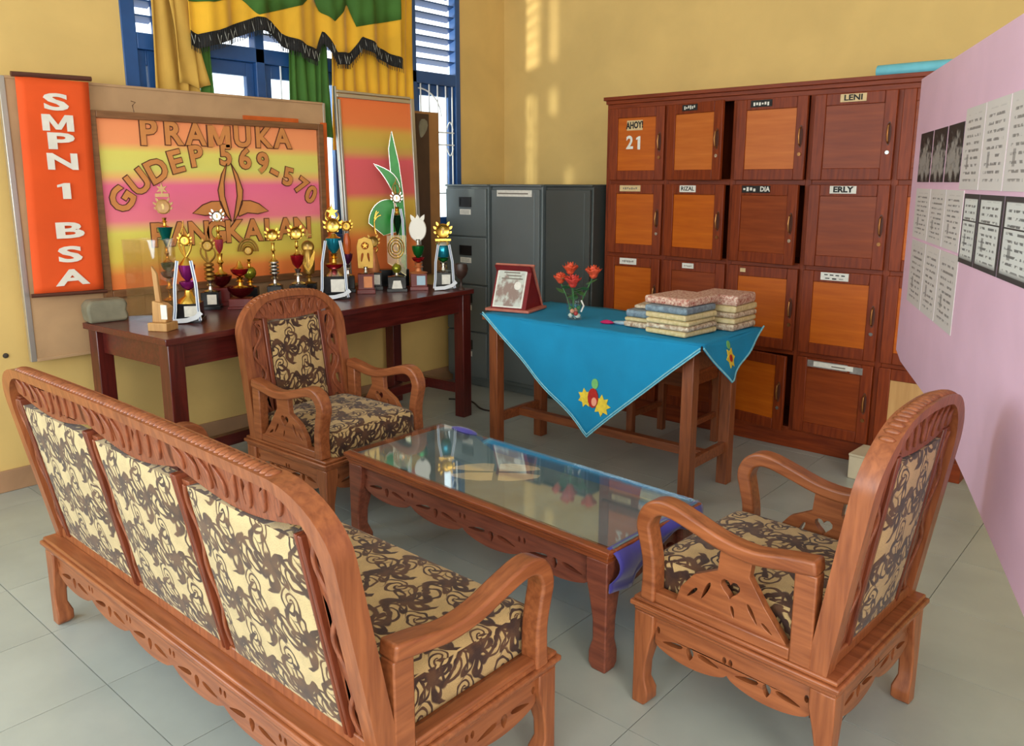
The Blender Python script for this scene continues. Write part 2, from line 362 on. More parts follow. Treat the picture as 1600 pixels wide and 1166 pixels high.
def tear(cx, cy, l, wd, ang, n=12):                   # teardrop outline
    out = []
    for k in range(n):
        a = 2*PI*k/n; x = l*.5*math.cos(a); y = wd*.5*math.sin(a)*(.35+.65*(math.cos(a)*.5+.5))
        out.append((cx+x*math.cos(ang)-y*math.sin(ang), cy+x*math.sin(ang)+y*math.cos(ang)))
    return out
def ell(cx, cy, a, b_, n=12): return [(cx+a*math.cos(2*PI*k/n), cy+b_*math.sin(2*PI*k/n)) for k in range(n)]
def heart(cx, cy, s_, n=18):
    o = []
    for k in range(n):
        t = 2*PI*k/n; o.append((cx+s_*16*math.sin(t)**3/16, cy+s_*(13*math.cos(t)-5*math.cos(2*t)-2*math.cos(3*t)-math.cos(4*t))/16))
    return o
def leafpts(x0, y0, x1, y1, wd, n=7, bend=0):
    dx, dy = x1-x0, y1-y0; l = math.hypot(dx, dy); ux, uy = dx/l, dy/l; A = []; Bk = []
    for i in range(n+1):
        t = i/n; k = wd*math.sin(PI*t**.8); b_ = bend*math.sin(PI*t)
        px, py = x0+dx*t-uy*b_, y0+dy*t+ux*b_
        A.append((px-uy*k, py+ux*k)); Bk.append((px+uy*k, py-ux*k))
    return A+Bk[-2:0:-1]
def text_mesh(txt, size, extrude=0, offset=0, sx=1):
    c = bpy.data.curves.new('txt', 'FONT'); c.body = txt; c.size = size; c.extrude = extrude; c.offset = offset; c.align_x = 'CENTER'; c.align_y = 'CENTER'; c.resolution_u = 3
    o = bpy.data.objects.new('txt', c); COL.objects.link(o); bpy.context.view_layer.update()
    me = bpy.data.meshes.new_from_object(o.evaluated_get(bpy.context.evaluated_depsgraph_get())); bpy.data.objects.remove(o); bpy.data.curves.remove(c)
    for v in me.vertices: v.co.x *= sx
    return me
EM = [(-.40, -.35), (-.22, -.35), (-.22, .06), (-.07, -.28), (.07, -.28), (.22, .06), (.22, -.35), (.40, -.35), (.40, .35), (.19, .35), (0, -.07), (-.19, .35), (-.40, .35)]
ONE = [(-.17, .15), (-.17, .26), (-.02, .35), (.10, .35), (.10, -.35), (-.07, -.35), (-.07, .19)]
def letters(name, txt, size, m, parent, loc, facing, extrude=.002, offset=0, sx=1, roll=0):
    if txt in '1M':
        g_ = 1+offset*14/size*.1; mb = MB().plate([(a*size*g_+(.0 if offset < .005 else math.copysign(offset*.45, a)), b_*size+math.copysign(offset*.5, b_)) for a, b_ in (ONE if txt == '1' else EM)], [], -extrude, extrude, lambda u, v, t_: (u*sx, v, t_)); me = bpy.data.meshes.new('one'); me.from_pydata(mb.v, [], mb.f)
    else: me = text_mesh(txt, size, extrude, offset, sx)
    R = {'x': Matrix(((0, 0, 1), (1, 0, 0), (0, 1, 0))), '-y': Matrix(((1, 0, 0), (0, 0, -1), (0, 1, 0)))}[facing].to_4x4()
    me.transform(Matrix.Translation(loc) @ R @ Matrix.Rotation(roll, 4, 'Z'))
    me.materials.clear(); me.materials.append(MATS[m]); me.name = name
    o = bpy.data.objects.new(name, me); COL.objects.link(o); o.parent = parent; return o

# ------------------------------------------------------------------ the room
XW, YW, XE, YS, ZC = -3.99, 4.5, 3.0, -3.0, 3.15
fl_ = tag(B(XW-.2, XE+.2, YS-.2, YW+.2, -.12, -.006).build('floor', 'grout'), 'pale grey-beige square floor tiles', kind='structure')
tile0 = None
for i in range(-6, 7):
    for j in range(-3, 10):
        x0, y0 = -1.78+.4*i, .782+.4*j
        if x0 < XW-.3 or y0 > YW: continue
        xa, xb, ya, yb = max(x0, XW), x0+.4, y0, min(y0+.4, YW)
        full = xa == x0 and yb == y0+.4
        if full and tile0 is not None:
            o = bpy.data.objects.new('tile', tile0.data); COL.objects.link(o); o.parent = fl_
        else:
            o = B(-(xb-xa)/2+.0012, (xb-xa)/2-.0012, -(yb-ya)/2+.0012, (yb-ya)/2-.0012, -.008, 0).build('tile', 'floor_tile', fl_)
            if full: tile0 = o
        o.location = ((xa+xb)/2, (ya+yb)/2, random.uniform(-.0004, 0))
def rest_of_floor():                                  # tiles beyond the ones that show, joined
    m = MB()
    for i in range(-6, 13):
        for j in range(-10, 10):
            if -6 <= i < 7 and j >= -3: continue
            x0, y0 = -1.78+.4*i, .782+.4*j
            xa, xb, ya, yb = max(x0, XW), min(x0+.4, XE), max(y0, YS), min(y0+.4, YW)
            if xb-xa > .01 and yb-ya > .01: m.box(xa+.0012, xb-.0012, ya+.0012, yb-.0012, -.008, 0)
    tag(m.build('tile_field', 'floor_tile', fl_), kind='stuff')
rest_of_floor()
tag(B(XW-.2, XE+.2, YS-.2, YW+.2, ZC, ZC+.1).build('ceiling', 'ceiling_white'), kind='structure')
# window wall (left) with the big window and one more window behind the camera
WY0, WY1, WZ0, WZ1 = 1.80, 4.05, 1.02, 2.75
m = MB(); t = .075
def wall_x(m, xa, xb, ys, ye, holes):
    cuts = sorted(holes); y = ys
    for (a, b_, z0, z1) in cuts:
        m.box(xa, xb, y, a, 0, ZC); m.box(xa, xb, a, b_, 0, z0); m.box(xa, xb, a, b_, z1, ZC); y = b_
    m.box(xa, xb, y, ye, 0, ZC)
wall_x(m, XW-t, XW, YS-.2, YW+.2, [(-2.3, -.3, 1.0, 2.5), (WY0, WY1, WZ0, WZ1)])
tag(m.build('wall_left', 'wall_yellow'), kind='structure')
tag(B(XW, XE, YW, YW+.2, 0, ZC).build('wall_back', 'wall_yellow'), kind='structure')
m = MB(); wall_x(m, XE, XE+.2, YS-.2, YW+.2, [(-2.4, .6, 1.0, 2.5)]); tag(m.build('wall_right', 'wall_white'), kind='structure')  # unseen east opening, added to let fill light in
m = MB(); x = XW
for a, b_ in ((-2.7, .3), (.8, 2.6)):  # second opening added for more light from the right
    m.box(x, a, YS-.2, YS, 0, ZC); m.box(a, b_, YS-.2, YS, 0, 1.0); m.box(a, b_, YS-.2, YS, 2.5, ZC); x = b_
m.box(x, XE, YS-.2, YS, 0, ZC)
tag(m.build('wall_front', 'wall_white'), kind='structure')
for nm, bb in (('baseboard_left', (XW, XW+.012, YS, YW, 0, .10)), ('baseboard_back', (XW+.012, XE, YW-.012, YW, 0, .10))):
    tag(B(*bb).build(nm, 'baseboard_tan', bevel=.003), kind='structure')
def side_window(name, a, b_, axis, at):
    wn = thing(name, None, None, ((at, (a+b_)/2, 1.0) if axis == 'x' else ((a+b_)/2, at, 1.0)), kind='structure')
    m = MB(); n = 3
    for k in range(n+1):
        c = a+(b_-a)*k/n; m.box(*((at-.06, at, c-.03, c+.03, 1.0, 2.5) if axis == 'x' else (c-.03, c+.03, at-.06, at, 1.0, 2.5)))
    for z in (1.0, 2.45): m.box(*((at-.06, at, a, b_, z, z+.05) if axis == 'x' else (a, b_, at-.06, at, z, z+.05)))
    m.build('window_frame', 'blue_frame', wn, world=True)
side_window('window_2', -2.3, -.3, 'x', XW-.1); side_window('window_3', -2.7, .3, 'y', YS-.1); side_window('added_window_south_east', .8, 2.6, 'y', YS-.1); side_window('added_window_east', -2.4, .6, 'x', XE+.16)  # the east and south-east windows are unseen, added for their light

# ------------------------------------------------------------------ the visible window
def big_window():
    wn = thing('window_1', 'blue-framed window with louvres above and casements behind a white grille', None, (XW-.1, 2.92, WZ0), kind='structure')
    xf0, xf1 = XW-.055, XW+.006
    def bar(nm, y0, y1, z0, z1, x0=xf0, x1=xf1, mm='blue_frame'): return B(x0, x1, y0, y1, z0, z1).build(nm, mm, wn, bevel=.004, world=True)
    bar('jamb', WY0, WY0+.07, WZ0, WZ1); bar('jamb', WY1-.045, WY1, WZ0, WZ1)
    bar('window_sill', WY0, WY1, WZ0, WZ0+.05, xf0, XW+.03); bar('window_head', WY0, WY1, WZ1-.05, WZ1)
    bar('transom', WY0+.07, WY1-.045, 2.0, 2.075)
    cols = [(1.87, 1.97), (2.02, 2.50), (2.56, 3.06), (3.12, 3.60), (3.655, 4.005)]
    for y in (1.97, 2.50, 3.06, 3.60): bar('mullion', y, y+.055, WZ0+.05, WZ1-.05)
    for ci, (a, b_) in enumerate(cols):
        # louvre slats above the transom
        z = 2.105
        while z < WZ1-.1:
            MB().add([(XW-.075, a, z+.026), (XW-.075, b_, z+.026), (XW-.01, b_, z+.046), (XW-.01, a, z+.046), (XW-.075, a, z+.034), (XW-.075, b_, z+.034), (XW-.01, b_, z+.054), (XW-.01, a, z+.054)],
                     [(0, 3, 2, 1), (4, 5, 6, 7), (0, 1, 5, 4), (1, 2, 6, 5), (2, 3, 7, 6), (3, 0, 4, 7)]).build('louvre_slat', 'blue_frame', wn, world=True)
            z += .0705
        # casement below
        e = .045
        f = MB().box(xf0, XW-.022, a, a+e, WZ0+.05, 2.0).box(xf0, XW-.022, b_-e, b_, WZ0+.05, 2.0).box(xf0, XW-.022, a+e, b_-e, WZ0+.05, WZ0+.12).box(xf0, XW-.022, a+e, b_-e, 1.93, 2.0)
        cs = f.build('casement', 'blue_frame', wn, bevel=.003, world=True)
        p = B(XW-.042, XW-.038, a+e, b_-e, WZ0+.12, 1.93).build('pane', 'glass', cs)
        p.location = -Vector(wn.location)
    # white iron grille in the right-hand bay
    for y in (3.70, 3.775, 3.85, 3.925, 3.985):
        MB().tube([(XW-.012, y, WZ0+.05), (XW-.012, y, 2.0)], .005).build('grille_bar', 'grille_white', wn, world=True)
    for z in (1.3, 1.62, 1.70): MB().tube([(XW-.012, 3.66, z), (XW-.012, 4.0, z)], .005).build('grille_rail', 'grille_white', wn, world=True)
    for y in (3.8125, 3.9625):
        for z, s_ in ((1.70, 1), (1.62, -1)):
            MB().tube([(XW-.012, y-.03+.06*k/8*1, z+s_*(.02+.05*math.sin(PI*k/8))) for k in range(9)], .004).build('grille_scroll', 'grille_white', wn, world=True)
    MB().tube([(XW-.012, 3.68+.20*math.sin(PI/2*k/10), 1.80+.17*math.cos(PI/2*k/10)) for k in range(11)], .005).build('grille_arc', 'grille_white', wn, world=True)
    for y in (2.66, 2.78, 2.9): MB().tube([(XW-.012, y, WZ0+.05), (XW-.012, y, 2.0)], .005).build('grille_bar', 'grille_white', wn, world=True)
big_window()

# ------------------------------------------------------------------ curtains
def drape(name, mm, label, y0, y1, z0, z1, x, folds, amp, gather=0, ph=0, group=None, skew=0):
    g = []
    for i in range(13):
        v = i/12; row = []
        for j in range(folds*8+1):
            u = j/(folds*8); yy = y0+(y1-y0)*u; mid = (y0+y1)/2; yy = mid+(yy-mid)*(1-gather*v)+skew*v
            row.append((x+amp*math.sin(2*PI*folds*u+ph+.5*math.sin(3*v))*(.7+.3*v), yy+.012*math.sin(4*v+9*u), z1+(z0-z1)*v+.012*math.sin(7*u+ph)*v))
        g.append(row)
    return tag(MB().sheet(g).build(name, mm, solid=.002, ang=180), label, 'curtain', group)
drape('curtain', 'curtain_beige', 'dull yellow curtain drape gathered at the left side of the window', 1.92, 2.13, 1.62, 2.72, -3.958, 3, .014, -.12, .4, skew=.02)
drape('curtain', 'curtain_green', 'narrow green curtain strip beside the dull yellow drape', 2.165, 2.235, 1.62, 2.72, -3.966, 2, .010, 0, 1)
drape('curtain', 'curtain_green', 'green curtain hanging at the middle of the window', 2.68, 2.95, 1.62, 2.70, -3.958, 5, .014, 0, 2)
drape('curtain', 'curtain_yellow', 'bright yellow curtain beside the louvres at the right of the window', 2.96, 3.60, 1.55, 2.72, -3.958, 8, .012, 0, .7)
drape('curtain', 'curtain_beige', 'crumpled tied-up end of yellow curtain hanging diagonally over the window', 2.0, 2.12, 1.845, 2.3, -3.932, 2, .008, -.25, .4, skew=.06)
def valance():
    V = thing('window_valance', 'swagged yellow and green curtain valance with black fringe', 'valance', (-3.93, 2.78, 2.05))
    bot = [(2.10, 2.06), (2.14, 2.045), (2.24, 2.075), (2.46, 2.17), (2.555, 2.165), (2.61, 2.11), (2.77, 2.065), (2.845, 2.055), (2.88, 2.16), (2.96, 2.05), (3.075, 2.063), (3.15, 2.16), (3.27, 2.12), (3.43, 2.07)]
    grn = [(2.10, 2.25), (2.22, 2.26), (2.37, 2.31), (2.465, 2.235), (2.74, 2.325), (2.83, 2.40), (2.87, 2.31), (2.95, 2.27), (3.067, 2.385), (3.112, 2.265), (3.43, 2.345)]
    def ip(tab, y):
        for (a, b_), (c, d) in zip(tab, tab[1:]):
            if a <= y <= c: return b_+(d-b_)*(y-a)/(c-a)
        return tab[0][1] if y < tab[0][0] else tab[-1][1]
    def px(y, k): return -3.895+.02*math.sin(y*26+k)+.008*math.sin(y*61)
    N = 130; ys = [2.10+1.33*i/N for i in range(N+1)]
    MB().sheet([[(px(y, 0), y, ip(bot, y)+.03+(ip(grn, y)-ip(bot, y)-.03)*k/6) for y in ys] for k in range(7)]).build('swag', 'curtain_yellow', V, solid=.002, ang=180, world=True)
    MB().sheet([[(px(y, .25*k)+.004, y, ip(grn, y)-.012+(2.74-ip(grn, y))*k/6) for y in ys] for k in range(7)]).build('upper_band', 'curtain_green', V, solid=.002, ang=180, world=True)
    f = MB(); g = MB()
    for i, y in enumerate(ys):
        z = ip(bot, y); x = px(y, 0)+.004
        if i < N: f.add([(x, y, z+.045), (px(ys[i+1], 0)+.004, ys[i+1], ip(bot, ys[i+1])+.045), (px(ys[i+1], 0)+.006, ys[i+1]-.002, ip(bot, ys[i+1])-.022), (x+.002, y-.002, z-.022)], [(0, 1, 2, 3)])
        g.tube([(x+.003, y, z+.04), (x+.005, y+random.uniform(-.004, .004), z-.045)], .0022, 4)
    f.build('fringe_band', 'fringe_black', V, solid=.002, world=True)
    h = MB()
    for i in range(0, N, 4):
        y = ys[i]; z = ip(bot, y); x = px(y, 0)+.008
        h.tube([(x, y, z+.03), (x+.002, y+.012, z-.018), (x, y+.022, z+.024)], .0016, 4)
    tag(g.build('fringe_tassels', 'fringe_black', V, world=True), kind='stuff'); tag(h.build('fringe_thread', 'fringe_white', V, world=True), kind='stuff')
valance()

# ------------------------------------------------------------------ boards on the window wall
def back_board():
    T_ = thing('notice_board', 'large plain tan notice board hung on the window wall', 'board', (-3.915, 2.05, .59))
    B(-3.927, -3.907, 1.252, 2.865, .60, 1.804).build('panel', 'board_tan', T_, world=True)
    for nm, bb in (('edge_strip', (-3.930, -3.902, 1.233, 1.257, .59, 1.814)), ('edge_strip', (-3.930, -3.902, 2.86, 2.875, .59, 1.814))): B(*bb).build(nm, 'aluminium', T_, bevel=.002, world=True)
    for nm, bb in (('edge_strip', (-3.930, -3.902, 1.257, 2.86, 1.804, 1.816)), ('edge_strip', (-3.930, -3.902, 1.257, 2.86, .588, .602))): B(*bb).build(nm, 'board_tan', T_, bevel=.002, world=True)
back_board()
def banner():
    T_ = thing('hanging_banner', 'orange fabric banner with white stacked letters SMPN 1 BSA', 'banner', (-3.858, 1.44, .86))
    g = []
    for i in range(25):
        v = i/24; z = 1.81-(1.81-.892)*v; y0 = 1.282-.02*v; y1 = 1.575-.022*v
        g.append([(-3.858+.004*math.sin(5*v+3*j/8)+.002*math.sin(9*j/8), y0+(y1-y0)*j/8, z) for j in range(9)])
    MB().sheet(g).build('cloth', 'banner_orange', T_, solid=.002, ang=180, world=True)
    MB().tube([(-3.858, 1.268, 1.818), (-3.858, 1.588, 1.825)], .011, 10).build('top_rod', 'rod_brown', T_, world=True)
    MB().tube([(-3.858, 1.248, .890), (-3.858, 1.568, .880)], .009, 10).build('bottom_rod', 'rod_brown', T_, world=True)
    for ch, z, y in (('S', 1.712, 1.429), ('M', 1.628, 1.429), ('P', 1.548, 1.429), ('N', 1.461, 1.432), ('1', 1.338, 1.432), ('B', 1.163, 1.427), ('S', 1.057, 1.422), ('A', 0.954, 1.422)):
        o = letters('letter', ch, .094, 'letter_white', T_, (-3.850-T_.location[0], y-T_.location[1], z-T_.location[2]), 'x', .0015, .0032, {'M': 1.62, 'A': 2.0, '1': 2.0, 'N': 1.9}.get(ch, 2.35))
banner()
def scout_board():
    T_ = thing('scout_board', 'framed scout board with PRAMUKA GUDEP 569-570 PANGKALAN in cut-out letters', 'board', (-3.890, 2.245, .84))
    y0, y1, z0, z1 = 1.565, 2.868, .842, 1.694
    B(-3.900, -3.890, y0+.03, y1-.06, z0+.03, z1-.02).build('paper', 'scout_paper', T_, world=True, uv=lambda c: (c[1], (c[2])/(z1-z0)))
    for bb in ((-3.900, -3.870, y0, y0+.035, z0, z1), (-3.900, -3.870, y1-.07, y1-.035, z0, z1), (-3.900, -3.870, y0+.035, y1-.07, z1-.032, z1), (-3.900, -3.870, y0+.035, y1-.07, z0, z0+.035)):
        B(*bb).build('frame_rail', 'frame_brown', T_, bevel=.003, world=True)
    B(-3.8995, -3.880, y1-.035, y1-.005, z0, z1+.01).build('side_strip', 'acrylic_orange', T_, world=True)
    B(-3.8995, -3.885, 2.35, 2.68, z1-.002, z1+.022).build('top_strip', 'acrylic_orange', T_, world=True)
    MB().tube([(-3.875, 1.775, 1.695), (-3.875, 1.77, 1.725), (-3.875, 1.785, 1.74), (-3.875, 1.765, 1.745)], .002, 5).build('hook', 'rod_brown', T_, world=True)
    lo = T_.location
    def let(ch, y, z, s_, rot, dark=True):
        letters('letter', ch, s_, 'letter_dark', T_, (-3.886-lo[0], y-lo[1], z-lo[2]), 'x', .0018, .0085, 1, rot)
        letters('letter_face', ch, s_, 'letter_tan', T_, (-3.883-lo[0], y-lo[1], z-lo[2]), 'x', .0016, .0045, 1, rot)
    for ch, y, s_ in zip('PRAMUKA', (1.862, 1.985, 2.105, 2.232, 2.365, 2.487, 2.608), (.17, .15, .145, .145, .145, .145, .145)):
        let(ch, y*.986, 1.603, s_, 0)
    arc = [('G', 1.715, 1.292, .150, .95), ('U', 1.80, 1.372, .145, .62), ('D', 1.893, 1.427, .145, .45), ('E', 1.99, 1.470, .145, .25), ('P', 2.098, 1.500, .14, .13), ('5', 2.262, 1.508, .14, 0), ('6', 2.372, 1.492, .14, -.02), ('9', 2.478, 1.473, .14, -.05), ('-', 2.552, 1.440, .16, -.45), ('5', 2.632, 1.400, .13, -.22), ('7', 2.712, 1.352, .12, -.6), ('0', 2.775, 1.302, .13, -.5)]
    for ch, y, z, s_, rot in arc: let(ch, y*.986, 1.38+(z-1.38)*.986, s_, rot)
    for ch, y in zip('PANGKALAN', (1.872, 1.985, 2.085, 2.18, 2.28, 2.395, 2.50, 2.60, 2.71)): let(ch, y*.986, 1.118, .155, 0)
    # coconut-sprout emblem
    fn = lambda u, v, t_: (-3.887+t_-lo[0], 2.243+u-lo[1], 1.285+v-lo[2])
    for s_ in (-1, 1):
        upper = [(.012, .185), (.045, .13), (.07, .05), (.062, -.02), (.03, -.08), (.006, -.11), (.02, -.05), (.036, .02), (.034, .09)]
        lower = [(.06, -.005), (.11, -.005), (.16, -.022), (.215, -.062), (.15, -.075), (.09, -.068), (.04, -.085), (.035, -.075)]
        for q in (upper, lower):
            q = [(a*s_, b_) for a, b_ in q]; q = q if s_ > 0 else q[::-1]
            lf = MB().plate(q, [], 0, .006, fn).build('emblem_leaf', 'letter_tan', T_)
            MB().ribbon(q+[q[0]], .005, .005, .0075, fn).build('emblem_outline', 'letter_dark', lf)
scout_board()
def colour_panel():
    T_ = thing('display_panel', 'tall display panel of orange yellow and pink paper in aluminium frame', 'board', (-3.86, 3.22, .767))
    y0, y1, z0, z1 = 2.925, 3.525, .767, 1.88
    def fx(u, v, t_): return (-3.84-.05*(v-z0)/(z1-z0)+t_, u, v)
    def pl(nm, a, b_, c, d, t0, t1, mm, **k): return MB().plate([(a, c), (b_, c), (b_, d), (a, d)], [], t0, t1, fx).build(nm, mm, T_, world=True, **k)
    pl('paper', y0+.03, y1-.02, z0+.02, z1-.03, 0, .008, 'panel_paper', uv=lambda c: (c[1], c[2]/(z1-z0)))
    for a in ((y0, y0+.012, z0, z1+.03), (y0+.018, y0+.035, z0, z1-.04), (y1-.03, y1, z0, z1)): pl('frame_rail', *a, -.004, .018, 'aluminium', bevel=.003)
    for a in ((y0+.012, y1-.03, z1-.03, z1-.008), (y0+.012, y1-.03, z1-.004, z1+.01)): pl('frame_rail', *a, -.004, .018, 'aluminium', bevel=.003)
    T2 = thing('hardboard_sheet', 'brown hardboard sheet with a dark strip leaning behind the display panel', 'board', (-3.88, 3.67, .77))
    B(-3.925, -3.905, 3.54, 3.765, .77, 1.815).build('sheet', 'hardboard', T2, bevel=.002, world=True)
    B(-3.905, -3.898, 3.56, 3.67, .78, 1.80).build('dark_strip', 'brown_dark', T2, world=True)
    MB().plate(tear(3.615, 1.71, .12, .10, 1.3), [], 0, .004, lambda u, v, t_: (-3.898+t_, u, v)).build('sticker', 'bundle_grey', T2, world=True)
colour_panel()

# ------------------------------------------------------------------ trophy table
TT = thing('long_table', 'long dark red wooden table carrying the trophies', 'table', (-3.492, 2.393, 0), math.radians(4.5))
def trophy_table():
    L, D, H = 1.93, .67, .765
    B(-D/2, D/2, -L/2, L/2, H-.028, H).build('tabletop', 'mahogany_x', TT, bevel=.003)
    for sx in (-1, 1):
        for sy in (-1, 1):
            a, b_ = sx*(D/2-.05), sy*(L/2-.05)
            B(a-.035, a+.035, b_-.035, b_+.035, 0, H-.028).build('leg', 'mahogany_z', TT, bevel=.003)
        B(sx*(D/2-.055)-.012, sx*(D/2-.055)+.012, -L/2+.085, L/2-.085, H-.135, H-.028).build('apron', 'mahogany_x', TT, bevel=.002)
        B(-D/2+.085, D/2-.085, sx*(L/2-.055)-.012, sx*(L/2-.055)+.012, H-.135, H-.028).build('apron', 'mahogany_x', TT, bevel=.002)
        B(-D/2+.085, D/2-.085, sx*(L/2-.05)-.02, sx*(L/2-.05)+.02, .14, .20).build('stretcher', 'mahogany_x', TT, bevel=.002)
    B(-.022, .022, -L/2+.07, L/2-.07, .14, .195).build('stretcher', 'mahogany_x', TT, bevel=.002)
trophy_table()
ZT = .765
# ------------------------------------------------------------------ trophies
TA = math.radians(38)
def trophy_root(label, x, y): return thing('trophy', label, 'trophy', (x, y, ZT), math.radians(50), 'trophies on the long table')
# local frame of a trophy: -y faces the camera, z up
def tbase(T_, w, d, h, mm='base_black', plate=None, pm='label_white'):
    B(-w/2, w/2, -d/2, d/2, 0, h*.22).build('base', mm, T_, bevel=.002)
    B(-w/2*.88, w/2*.88, -d/2*.88, d/2*.88, h*.22, h).build('base_block', mm, T_, bevel=.002)
    if plate: B(-w*.12, w*.34, -d*.44-.003, -d*.44, h*.32, h*.88).build('name_plate', pm, T_)
def col(T_, prof, mm='gold', nm='column', n=18, sx=1): return MB().lathe(prof, n=n, sx=sx).build(nm, mm, T_, ang=50)
def goblet(T_, z, r, h, mm, nm='cup'): return col(T_, [(r*.12, z), (r*.3, z+h*.08), (r*.75, z+h*.35), (r, z+h*.75), (r*1.05, z+h), (r*.9, z+h), (r*.8, z+h*.7)], mm, nm)
def cone_cup(T_, z, r, h, mm): return col(T_, [(r*.12, z), (r*.55, z+h*.45), (r, z+h*.97), (r*1.05, z+h), (r*.5, z+h*1.02)], mm, 'cup')
def stem(T_, z0, z1, r, mm='gold'):
    h = z1-z0; return col(T_, [(r, z0), (r*1.05, z0+h*.08), (r*.4, z0+h*.2), (r*.28, z0+h*.5), (r*.6, z0+h*.6), (r*.3, z0+h*.72), (r*.5, z0+h)], mm, 'stem')
def wreath(T_, z, r, mm='gold', face='medal_white', wings=True):
    MB().lathe([(r*.62, -.006), (r*.8, -.01), (r*.95, 0), (r*.8, .008), (r*.62, .006)], 0, 0, z, 22, 'y').build('medal_ring', mm, T_)
    d = MB().lathe([(r*.64, -.005), (r*.64, .005)], 0, 0, z, 20, 'y').build('medal', face, T_)
    MB().plate([(-r*.1, -r*.35), (r*.12, -r*.3), (r*.2, r*.05), (r*.05, r*.4), (-r*.2, r*.3), (-r*.08, 0)], [], 0, .002, lambda u, v, t_: (u, -.0072+t_, z+v)).build('figure', 'medal_figure', d)
    if wings:
        for s_ in (-1, 1):
            for k in range(4):
                a = -1.0+.62*k; x0, z0 = s_*r*.85*math.cos(a), r*.85*math.sin(a)
                MB().plate(leafpts(x0, z+z0, x0*1.35+s_*r*.1, z+z0*1.3+r*.35, r*.16, 5), [], -.003, .003, lambda u, v, t_: (u, t_, v)).build('wreath_leaf', mm, T_)
def star(T_, z, r, mm='gold', sp=5, k=.42):
    MB().plate([((r if i % 2 == 0 else r*k)*math.sin(PI*i/sp), z+(r if i % 2 == 0 else r*k)*math.cos(PI*i/sp)) for i in range(2*sp)], [], -.004, .004, lambda u, v, t_: (u, t_, v)).build('star', mm, T_, bevel=.001)
def flame(T_, z, h, w_, mm='gold'):
    for s_, k in ((-1, 1), (1, .85), (-.3, 1.15)):
        MB().tube([(s_*w_*math.sin(PI*t_/8)*(1-.3*t_/8), 0, z+h*k*t_/8) for t_ in range(9)], [.006-.0005*t_ for t_ in range(9)], 6).build('flourish', mm, T_)
def ribbonsash(T_, w_, ztop, zbot, fy, tail=.0):
    for s_ in (-1, 1):
        zbot = max(zbot, .012); pts = [(s_*w_*.22, ztop), (s_*w_*.34, (ztop+zbot)*.6), (s_*w_*.37, zbot+.05), (s_*w_*.42, zbot)]
        pth = [(pts[0][0]+(pts[1][0]-pts[0][0])*k/3, pts[0][1]+(pts[1][1]-pts[0][1])*k/3) for k in range(3)]+pts[1:]
        rb = MB().ribbon(pth, .014, 0, .0015, lambda u, v, t_: (u, fy+t_-.02*(ztop-v)/(ztop-zbot), v)).build('ribbon', 'ribbon_white', T_)
        MB().ribbon(pth, .004, -.001, .0, lambda u, v, t_: (u, fy+t_-.02*(ztop-v)/(ztop-zbot), v)).build('ribbon_stripe', 'ribbon_blue', rb)
    if tail:
        MB().ribbon([(-w_*.42, .013), (0, .016), (w_*.3, .028), (w_*.48, .05)], .02, 0, .0015, lambda u, v, t_: (u, fy-.03+t_, v)).build('ribbon', 'ribbon_white', T_)

T_ = trophy_root('tall trophy with two teal cups at the left end of the table', -3.68, 1.782)
tbase(T_, .10, .09, .06); stem(T_, .06, .165, .03); goblet(T_, .165, .034, .035, 'metal_plum', 'bowl'); goblet(T_, .197, .03, .045, 'metal_teal'); stem(T_, .242, .317, .02); cone_cup(T_, .317, .034, .09, 'metal_teal'); stem(T_, .405, .45, .022)
wreath(T_, .50, .036, 'pale_wood'); B(-.03, .03, -.006, .006, .545, .56).build('crown_bar', 'pale_wood', T_); star(T_, .58, .028, 'pale_wood', 6)
T_ = trophy_root('trophy with purple cup, thick black base and white striped ribbon', -3.42, 1.74)
tbase(T_, .115, .105, .085, 'base_black', True); col(T_, [(.05, .085), (.045, .1), (.02, .115), (.016, .14)], 'gold'); goblet(T_, .14, .036, .04, 'metal_purple', 'bowl'); goblet(T_, .178, .034, .075, 'metal_purple'); col(T_, [(.034, .252), (.02, .27), (.008, .285)], 'gold', 'lid')
flame(T_, .285, .14, .03); wreath(T_, .36, .026); ribbonsash(T_, .13, .275, .0, -.045, 1)
T_ = trophy_root('slim ribbed gold column trophy with open wreath and white plate', -3.68, 1.985)
tbase(T_, .095, .08, .085, 'base_black', True); stem(T_, .085, .14, .03, 'silver')
for k in range(4): col(T_, [(.012, .14+.022*k), (.024, .146+.022*k), (.024, .156+.022*k), (.012, .162+.022*k)], 'old_gold', 'ring')
flame(T_, .225, .12, .04, 'old_gold'); wreath(T_, .31, .03, 'old_gold', 'olive_face' if 'olive_face' in MATS else 'old_gold')
T_ = trophy_root('tall trophy with small pink cup over a dark red bowl', -3.76, 2.09)
tbase(T_, .10, .09, .09, 'base_red'); goblet(T_, .09, .05, .06, 'metal_maroon', 'bowl'); stem(T_, .15, .26, .03); goblet(T_, .26, .022, .07, 'metal_pink'); stem(T_, .33, .40, .018); wreath(T_, .445, .030, 'silver')
T_ = trophy_root('low wide trophy with shiny red cup and dark red bowl', -3.60, 2.10)
tbase(T_, .12, .1, .05, 'base_red'); goblet(T_, .05, .062, .055, 'metal_maroon', 'bowl'); stem(T_, .10, .155, .035); goblet(T_, .155, .042, .04, 'metal_red'); col(T_, [(.04, .195), (.018, .205), (.006, .232)], 'gold', 'lid')
T_ = trophy_root('trophy with olive green ball under a gold arched wreath', -3.76, 2.25)
tbase(T_, .09, .08, .075); stem(T_, .075, .12, .03); MB().ball((0, 0, .15), .034).build('ball', 'metal_olive', T_); stem(T_, .175, .22, .02)
for r in (.05, .04, .03): MB().tube([(r*math.cos(PI*k/12), 0, .26+r*1.3*math.sin(PI*k/12)) for k in range(13)], .005, 6).build('arch', 'old_gold', T_)
